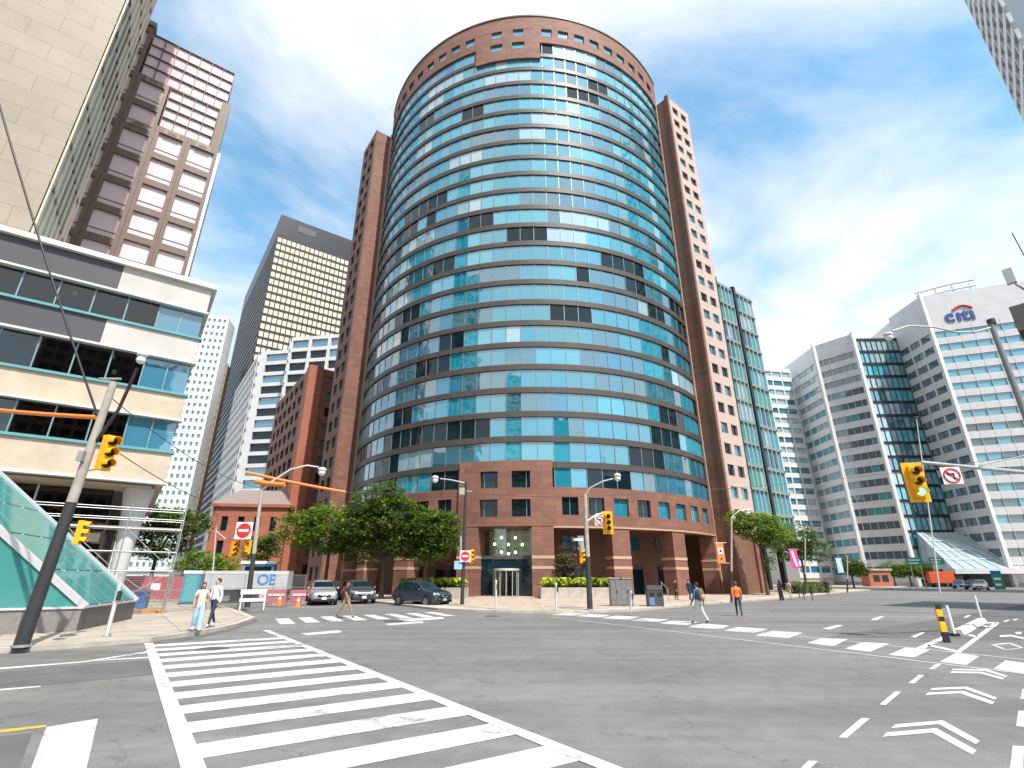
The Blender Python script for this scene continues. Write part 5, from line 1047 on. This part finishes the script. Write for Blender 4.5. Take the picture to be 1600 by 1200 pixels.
# slim lamp post in front of the silver office and green road signs
b = G(1466, 917); t = pole('slender lamp post standing before the glass atrium', b*.55, dep(1432, 655, b.y*.55), .09, .05, 0, m=M_ALU); MB().box(dep(1432, 652, b.y*.55)-t.location, (.5, .3, .3)).build('lamp_head', M_POLED, t)
def gsign(label, u0, v0, u1, v1, Y, m, blue=False):
    a, c = dep(u0, v0, Y), dep(u1, v1, Y); cc = (a+c)/2; w, h = c.x-a.x, a.z-c.z; t = thing('road_sign', label, 'sign', (cc.x, cc.y, 0)); MB().b2((-w/2, -.03, cc.z-h/2), (w/2, .03, cc.z+h/2)).build('panel', m, t)
    if blue: MB().b2((-w/2, -.031, cc.z+h/2), (w/2, .031, cc.z+h/2+h*.22)).build('blue_header', mat('sign_header_blue', (.02, .12, .4), .5), t)
    for x in (-w*.3, w*.3): MB().tube([(x, .06, 0), (x, .06, cc.z+h/2)], .08, 6).build('support', M_STEEL, t)
    MB().b2((-w*.38, -.045, cc.z+h*.12), (w*.3, -.032, cc.z+h*.26)).build('legend_line', M_SIGNW, t); MB().b2((-w*.38, -.045, cc.z-h*.26), (w*.2, -.032, cc.z-h*.12)).build('legend_line', M_SIGNW, t)
M_GRS = mat('road_sign_green', (.01, .25, .17), .5)
gsign('left green road direction sign before the glass atrium', 1414, 871, 1444, 884, 104, M_GRS); gsign('right green road direction sign before the glass atrium', 1450, 871, 1477, 882, 104, M_GRS); gsign('big green direction board with blue header standing low by the kerb', 1548, 897, 1572, 921, 84, M_GRS, True)
# kiosk, far vehicles
simple_box_thing('red_kiosk', 'dark red brick kiosk on the avenue median', 'kiosk', (G(1372, 916).x*.9, G(1372, 916).y*.9, 0), [('wall', (-2.6, -1.5, 0), (2.6, 1.5, 3.6), M_BRICK2), ('roof', (-2.9, -1.8, 3.6), (2.9, 1.8, 4.0), M_CONC), ('opening', (-1.6, -1.56, 1.2), (-.2, -1.502, 2.6), M_BLACK), ('opening', (.4, -1.56, 1.2), (1.8, -1.502, 2.6), M_BLACK)])
simple_box_thing('orange_truck', 'orange red delivery truck far along the avenue', 'truck', (G(1476, 917).x*.95, G(1476, 917).y*.95, 0), [('cargo_box', (-2.6, -1.1, .9), (2.0, 1.1, 3.4), mat('truck_red', (.7, .1, .03), .4)), ('cab', (2.05, -1, .5), (3.6, 1, 2.5), M_BLACK), ('tyre', (-2, -1.12, 0), (-1.2, -.8, .85), M_RUB), ('tyre', (2.4, -1.02, 0), (3.2, -.7, .85), M_RUB), ('chassis', (-2.6, -.9, .5), (3.3, .9, .9), M_BLACK), ('tyre', (-2, .8, 0), (-1.2, 1.12, .85), M_RUB), ('tyre', (2.4, .7, 0), (3.2, 1.02, .85), M_RUB)], R(-20))

# ================================================================== CARS
M_RIM = mat('wheel_rim', (.25, .25, .26), .4, metal=.6)
def car(label, loc, rz, col, sc=1.0, plate=True, group=None):
    t = thing('parked_car', label, 'car', loc, rz, group); t.scale = (sc,)*3
    pm_ = mat('paint_'+label[:14].replace(' ', '_'), col, .25, metal=.35, ior=1.6); pm_.node_tree.nodes['Principled BSDF'].inputs['Coat Weight'].default_value = .8
    # stations along y (front = -2.3), belt height, roof height, half width, roof half width
    S = [(-2.32, .62, .62, .70, .6), (-2.2, .86, .88, .84, .7), (-1.9, .97, 1.0, .9, .75), (-1.15, 1.04, 1.08, .93, .78), (-.95, 1.06, 1.16, .93, .76), (-.35, 1.07, 1.6, .94, .66), (.1, 1.08, 1.69, .94, .66), (.7, 1.09, 1.7, .94, .66), (1.35, 1.1, 1.66, .93, .66), (1.75, 1.12, 1.56, .92, .68), (2.15, 1.12, 1.2, .9, .72), (2.28, .95, .97, .86, .74), (2.32, .55, .56, .8, .7)]
    g = MB(); vs = []
    for y, zb, zt, w, rw in S:
        zl = .24 if -2.25 < y < 2.25 else .36
        ring = [(w*.82, zl), (w*.98, zl+.12), (w, (zl+zb)/2+.03), (w*.955, zb), (rw, zt-.05 if zt-zb > .1 else zt), (rw*.72, zt)]
        vs += [(x, y, z) for x, z in ring]+[(-x, y, z) for x, z in reversed(ring)]
    n = 12; fs = []; 
    for i in range(len(S)-1):
        for k in range(n): fs.append((i*n+k, i*n+(k+1) % n, (i+1)*n+(k+1) % n, (i+1)*n+k))
    fs += [tuple(range(n)), tuple(range(len(S)*n-1, len(S)*n-n-1, -1))]
    g.add(vs, fs, 0, True); bo = g.build('body', pm_, t)
    def pan(name, idx, m, off=.012, shrink=.9):
        ps = [Vector(vs[i]) for i in idx]; c = sum(ps, Vector())/len(ps); nn = (ps[1]-ps[0]).cross(ps[2]-ps[0]).normalized()
        if nn.dot(c-Vector((0, c.y*.8, .8))) < 0: nn = -nn
        q = [c+(p-c)*shrink+nn*off for p in ps]; gg = MB(); gg.add(q, [tuple(range(len(q)))]); return gg.build(name, m, t)
    pan('windscreen', [4*n+4, 4*n+7, 5*n+7, 5*n+4], GL_DARK, .02, .94)
    pan('rear_window', [9*n+4, 9*n+7, 10*n+7, 10*n+4], GL_DARK, .02, .85)
    for s in (0, 1):
        a, b = (3, 4) if not s else (8, 7)
        for i0, i1 in ((5, 6), (6, 8), (8, 9)): pan('side_window', [i0*n+a, i0*n+b, i1*n+b, i1*n+a], GL_DARK, .012, .88)
        pan('side_window', [4*n+a, 5*n+b, 5*n+a], GL_DARK, .012, .8)
    for sx in (-1, 1):
        MB().hexa([(sx*.5, -2.27, .72), (sx*.84, -2.12, .74), (sx*.84, -2.0, .74), (sx*.5, -2.1, .72), (sx*.5, -2.22, .86), (sx*.83, -2.08, .9), (sx*.83, -2.0, .9), (sx*.5, -2.1, .86)]).build('headlight', mat('headlight', (.8, .82, .85), .15, metal=.3), t)
        MB().box((sx*.78, 2.24, .98), (.2, .1, .26)).build('tail_light', M_RED, t); MB().ball((sx*1.02, -.78, 1.12), (.1, .07, .075)).build('mirror', pm_, t)
        for y in (-1.42, 1.42):
            MB().disc((sx*.86, y, .36), .42, 'x', 24, .17).build('wheel_arch', M_BLACK, t); w = MB().disc((sx*.87, y, .345), .345, 'x', 24, .22).build('wheel', M_RUB, t); MB().disc((sx*.975, y, .345), .22, 'x', 14, .03).build('rim', M_RIM, w)
    MB().box((0, -2.29, .64), (.86, .1, .2)).build('grille', M_BLACK, t); MB().box((0, -2.27, .36), (1.4, .12, .16)).build('bumper_intake', M_BLACK, t); MB().box((0, -2.345, .46), (.32, .02, .15)).build('number_plate', M_SIGNW, t); MB().tube([(-.3, -2.35, .7), (0, -2.36, .6), (.3, -2.35, .7)], .02, 5).build('grille_trim', M_ALU, t)
    bo.modifiers.new('s', 'SUBSURF').levels = 1; bo.modifiers['s'].render_levels = 2
    return t
car('silver grey crossover car parked by the end of the mesh fence', (G(494, 945).x, 42.6, 0), R(24), (.36, .37, .4), 1.05)
car('dark grey crossover car parked behind the walking man', (-12.6, 45.0, 0), R(26), (.1, .11, .13), 1.05)
car('deep red car parked half hidden between the two grey crossovers', (-16.6, 52.5, 0), R(10), (.2, .02, .02))
car('dark blue grey crossover car at the kerb left of the slim black pole', (-6.6, 40.2, 0), R(52), (.035, .055, .08), 1.02)
for i, (u, v, c, lb) in enumerate(((1500, 917, (.03, .06, .2), 'dark blue car driving far along the avenue'), (1520, 918, (.04, .08, .25), 'second dark blue car beside the white car far along the avenue'), (1533, 919, (.7, .7, .7), 'white car waiting by the low green direction board'))):
    p = G(u, v); car(lb, (p.x*.82, p.y*.82, 0), R(-45), c)

# ================================================================== PEOPLE
def person(label, loc, rz, h=1.72, shirt=(.5, .5, .5), legs=(.1, .1, .15), skin=(.45, .27, .18), hair=(.03, .02, .02), stride=.0, arms=(.0, .0), long_hair=False, skirt=None, sleeves=True, shoes=(.05, .05, .05), bend=0, lift=0):
    t = thing('person', label, 'person', loc, rz); H_ = h
    J = {'pelvis': (0, 0, .52), 'spine': (0, -.004, .61), 'chest': (0, -.0, .71), 'neckb': (0, .004, .815), 'neck': (0, -.004, .85), 'head': (0, -.012, .895), 'crown': (0, -.006, .955)}
    sw = stride
    for s, sg, k in (('l', 1, 1), ('r', -1, -1)):
        f = -k*sw; ar = arms[0] if s == 'l' else arms[1]
        J['hip'+s] = (.05*sg, 0, .5); J['knee'+s] = (.052*sg, f*.5-abs(f)*.12, .285+abs(f)*.01); back = f > 0
        J['ank'+s] = (.052*sg, f+(.03 if back else 0), .05+(.05*abs(f)/.2 if back else 0)); J['toe'+s] = (.06*sg, f-.075+(.02 if back else 0), .018+(.01 if back else 0))
        J['sho'+s] = (.1*sg, 0, .795); J['elb'+s] = (.128*sg, .02+ar*.5, .635); J['wri'+s] = (.13*sg, -.03+ar*1.1, .49+abs(ar)*.12); J['pal'+s] = (.128*sg, -.045+ar*1.25, .455+abs(ar)*.14)
    rad = {'pelvis': .078, 'spine': .072, 'chest': .082, 'neckb': .045, 'neck': .034, 'head': .05, 'crown': .03, 'hip': .055, 'knee': .036, 'ank': .024, 'toe': .02, 'sho': .045, 'elb': .029, 'wri': .02, 'pal': .02}
    if skirt == 'wide': rad.update(hip=.07, knee=.058, ank=.05)
    E_ = [('pelvis', 'spine'), ('spine', 'chest'), ('chest', 'neckb'), ('neckb', 'neck'), ('neck', 'head'), ('head', 'crown')]
    for s in 'lr': E_ += [('pelvis', 'hip'+s), ('hip'+s, 'knee'+s), ('knee'+s, 'ank'+s), ('ank'+s, 'toe'+s), ('chest', 'sho'+s), ('sho'+s, 'elb'+s), ('elb'+s, 'wri'+s), ('wri'+s, 'pal'+s)]
    names = list(J); me = bpy.data.meshes.new('body'); me.from_pydata([Vector(J[n])*H_ for n in names], [(names.index(a), names.index(b)) for a, b in E_], [])
    o = bpy.data.objects.new('body', me); COL.objects.link(o); md = o.modifiers.new('sk', 'SKIN'); md.use_smooth_shade = True
    for i, n in enumerate(names):
        r_ = rad.get(n, rad.get(n[:-1], .03))*H_; v = me.skin_vertices[0].data[i]
        v.radius = (r_*1.25, r_*.8) if n in ('pelvis', 'spine', 'chest') else (r_, r_); v.use_root = n == 'pelvis'
    o.modifiers.new('ss', 'SUBSURF').levels = 2; bpy.context.view_layer.update()
    em = bpy.data.meshes.new_from_object(o.evaluated_get(bpy.context.evaluated_depsgraph_get())); bpy.data.objects.remove(o)
    ms = [mat('skin_%.2f' % skin[0], skin, .6), mat('cloth_%.2f_%.2f_%.2f' % shirt, shirt, .85, var=.12, scale=12), mat('cloth_%.2f_%.2f_%.2f' % legs, legs, .85, var=.12, scale=12), mat('shoe_%.2f' % shoes[0], shoes, .6)]
    em.materials.clear(); [em.materials.append(m) for m in ms]
    def seg(p, a, b):
        a, b = Vector(J[a])*H_, Vector(J[b])*H_; d = b-a; k = max(0, min(1, (p-a).dot(d)/d.length_squared)); return (p-a-d*k).length
    for f in em.polygons:
        a, b = min(E_, key=lambda e: seg(f.center, *e)); q = b[:-1] if b[-1] in 'lr' and b not in ('pelvis',) else b
        mi = 1
        if b in ('neck', 'head', 'crown') and f.center.z > .825*H_: mi = 0
        elif q in ('hip', 'kne', 'knee', 'ank') or (b == 'pelvis'): mi = 2
        elif q == 'toe': mi = 3
        elif q in ('wri', 'pal'): mi = 0 if (q == 'pal' or not sleeves) else 1
        elif q == 'elb' and not sleeves and f.center.z < .70*H_: mi = 0
        if q in ('hip', 'spine') and f.center.z < .545*H_: mi = 2
        f.material_index = mi; f.use_smooth = True
    # fingers joined to the body mesh
    bmx = bmesh.new(); bmx.from_mesh(em)
    for s, sg in (('l', 1), ('r', -1)):
        pb_ = Vector(J['pal'+s])*H_; dr = (Vector(J['pal'+s])-Vector(J['wri'+s])).normalized()
        for k, (ox, ln) in enumerate(((-.03, .075), (-.01, .085), (.01, .08), (.03, .062), (-.045, .05))):
            g = MB(); st_ = pb_+Vector((0, ox, -.005)); g.tube([st_, st_+dr*ln*.55+Vector((-.004*sg, -.01 if k < 4 else -.03, 0)), st_+dr*ln+Vector((-.014*sg, -.02 if k < 4 else -.035, 0))], [.011, .01, .007], 5); tm = g.mesh('f', ms[0]); bmx.from_mesh(tm); bpy.data.meshes.remove(tm)
    bmx.to_mesh(em); bmx.free(); bd = link('body', em, t)
    hz_ = .905*H_; hm = mat('hair_%.2f' % hair[0], hair, .7); hg_ = MB(); hg_.ball((0, .012*H_, hz_+.018*H_), (.047*H_, .054*H_, .058*H_), 0, 12, 8)
    if long_hair: hg_.tube([(0, .03*H_, hz_+.02*H_), (0, .05*H_, .83*H_), (0, .055*H_, .72*H_)], [.045*H_, .05*H_, .025*H_], 10)
    hg_.build('hair', hm, t); fm = MB(); fm.ball((0, -.03*H_, hz_-.012*H_), (.037*H_, .032*H_, .05*H_), 0, 12, 8); fm.tube([(0, -.058*H_, hz_), (0, -.072*H_, hz_-.018*H_)], [.004, .012], 6); fm.build('face', ms[0], t)
    for sx in (-1, 1): MB().ball((sx*.016*H_, -.059*H_, hz_+.002*H_), .009, 0, 6, 4).build('eye', M_BLACK, t); MB().ball((sx*.045*H_, -.005*H_, hz_-.004*H_), (.008, .014, .025), 0, 6, 4).build('ear', ms[0], t)
    MB().box((0, -.061*H_, hz_-.03*H_), (.04, .012, .009)).build('mouth', mat('lips', (.3, .08, .07), .6), t)
    return t
def onw(u, v, z=0): p = G(u, v, z); return (p.x, p.y, z)
person('woman with long dark hair in pale top and light blue wide trousers at the crosswalk', onw(305, 986, .15), R(35), 1.62, (.62, .55, .48), (.38, .55, .75), (.4, .24, .16), (.04, .02, .015), .05, (.02, -.03), True, 'wide', False, (.6, .55, .5))
person('man in loose white shirt and dark navy trousers next to the woman', onw(328, 980, .15), R(-25), 1.76, (.75, .77, .82), (.035, .045, .09), (.5, .3, .22), (.05, .035, .02), .09, (.05, -.08), False, None, True, (.5, .5, .5))
person('man in black shirt and khaki trousers striding over the far crosswalk', onw(538, 966), R(80), 1.76, (.02, .02, .02), (.3, .2, .1), (.3, .17, .1), (.02, .015, .01), .2, (.1, -.12), False, None, False)
bp_ = person('man in blue jacket and pale grey trousers carrying a rucksack over the crosswalk', onw(1095, 975), R(-150), 1.74, (.04, .1, .22), (.5, .5, .48), (.4, .25, .17), (.03, .02, .015), .17, (-.06, .08))
rk = thing('rucksack', 'olive and tan rucksack on the back of the man in blue', 'bag', bp_.location+Vector((0, 0, 1.0)), R(-150)); MB().ball((0, .2, .2), (.17, .13, .27)).build('bag_body', mat('rucksack_olive', (.12, .11, .06), .8), rk); MB().ball((0, .29, .1), (.13, .08, .13)).build('front_pocket', mat('rucksack_tan', (.45, .25, .13), .8), rk)
for sx in (-1, 1): MB().tube([(sx*.1, .1, .4), (sx*.11, -.1, .33), (sx*.11, .06, .02)], .02, 6).build('strap', M_BLACK, rk)
person('man in bright orange shirt and navy jeans walking away over the avenue', onw(1156, 963), R(165), 1.74, (.8, .2, .06), (.03, .045, .09), (.42, .26, .18), (.12, .07, .04), .1, (.05, -.06), False, None, True)
person('person in dark blue coat passing the shop door behind the rucksack man', (G(1080, 946).x*1.1, G(1080, 946).y*1.1, .15), R(120), 1.7, (.03, .07, .16), (.03, .05, .1), stride=.1, arms=(.04, -.05))
person('person in black standing beside the tower handrail', (G(1058, 943).x*1.05, G(1058, 943).y*1.05, .15), R(60), 1.68, (.02, .02, .02), (.02, .02, .025), stride=.04)
person('person in long black dress on the pavement near the hedge', onw(1222, 939, .15), R(200), 1.66, (.02, .02, .02), (.02, .02, .02), skirt='wide', stride=.02, long_hair=True)
person('person in pale pink top with bare arms near the hedge', onw(1236, 938, .15), R(110), 1.6, (.6, .4, .33), (.5, .38, .3), stride=.12, sleeves=False, arms=(.06, -.04))
person('person in dark clothes walking at the end of the hedge', onw(1294, 929, .15), R(150), 1.7, (.03, .025, .035), (.03, .03, .04), stride=.08)
for i, (u, v) in enumerate(((1257, 937), (1270, 938.5), (1250, 935))):
    p = G(u, v, .15); t = thing('cycle_stand', ('first black ring cycle stand past the people at the hedge', 'second black ring cycle stand at the avenue kerb', 'black ring cycle stand next to the pink topped person')[i], 'bike stand', p, R(30), 'ring cycle stands on the avenue kerb'); MB().tube([(0, 0, 0), (0, 0, 1.1)], .035, 8).build('post', M_BLACK, t); MB().tube([(.26*math.cos(a), 0, .72+.26*math.sin(a)) for a in [2*math.pi*k/18 for k in range(19)]], .025, 6).build('ring', M_BLACK, t)
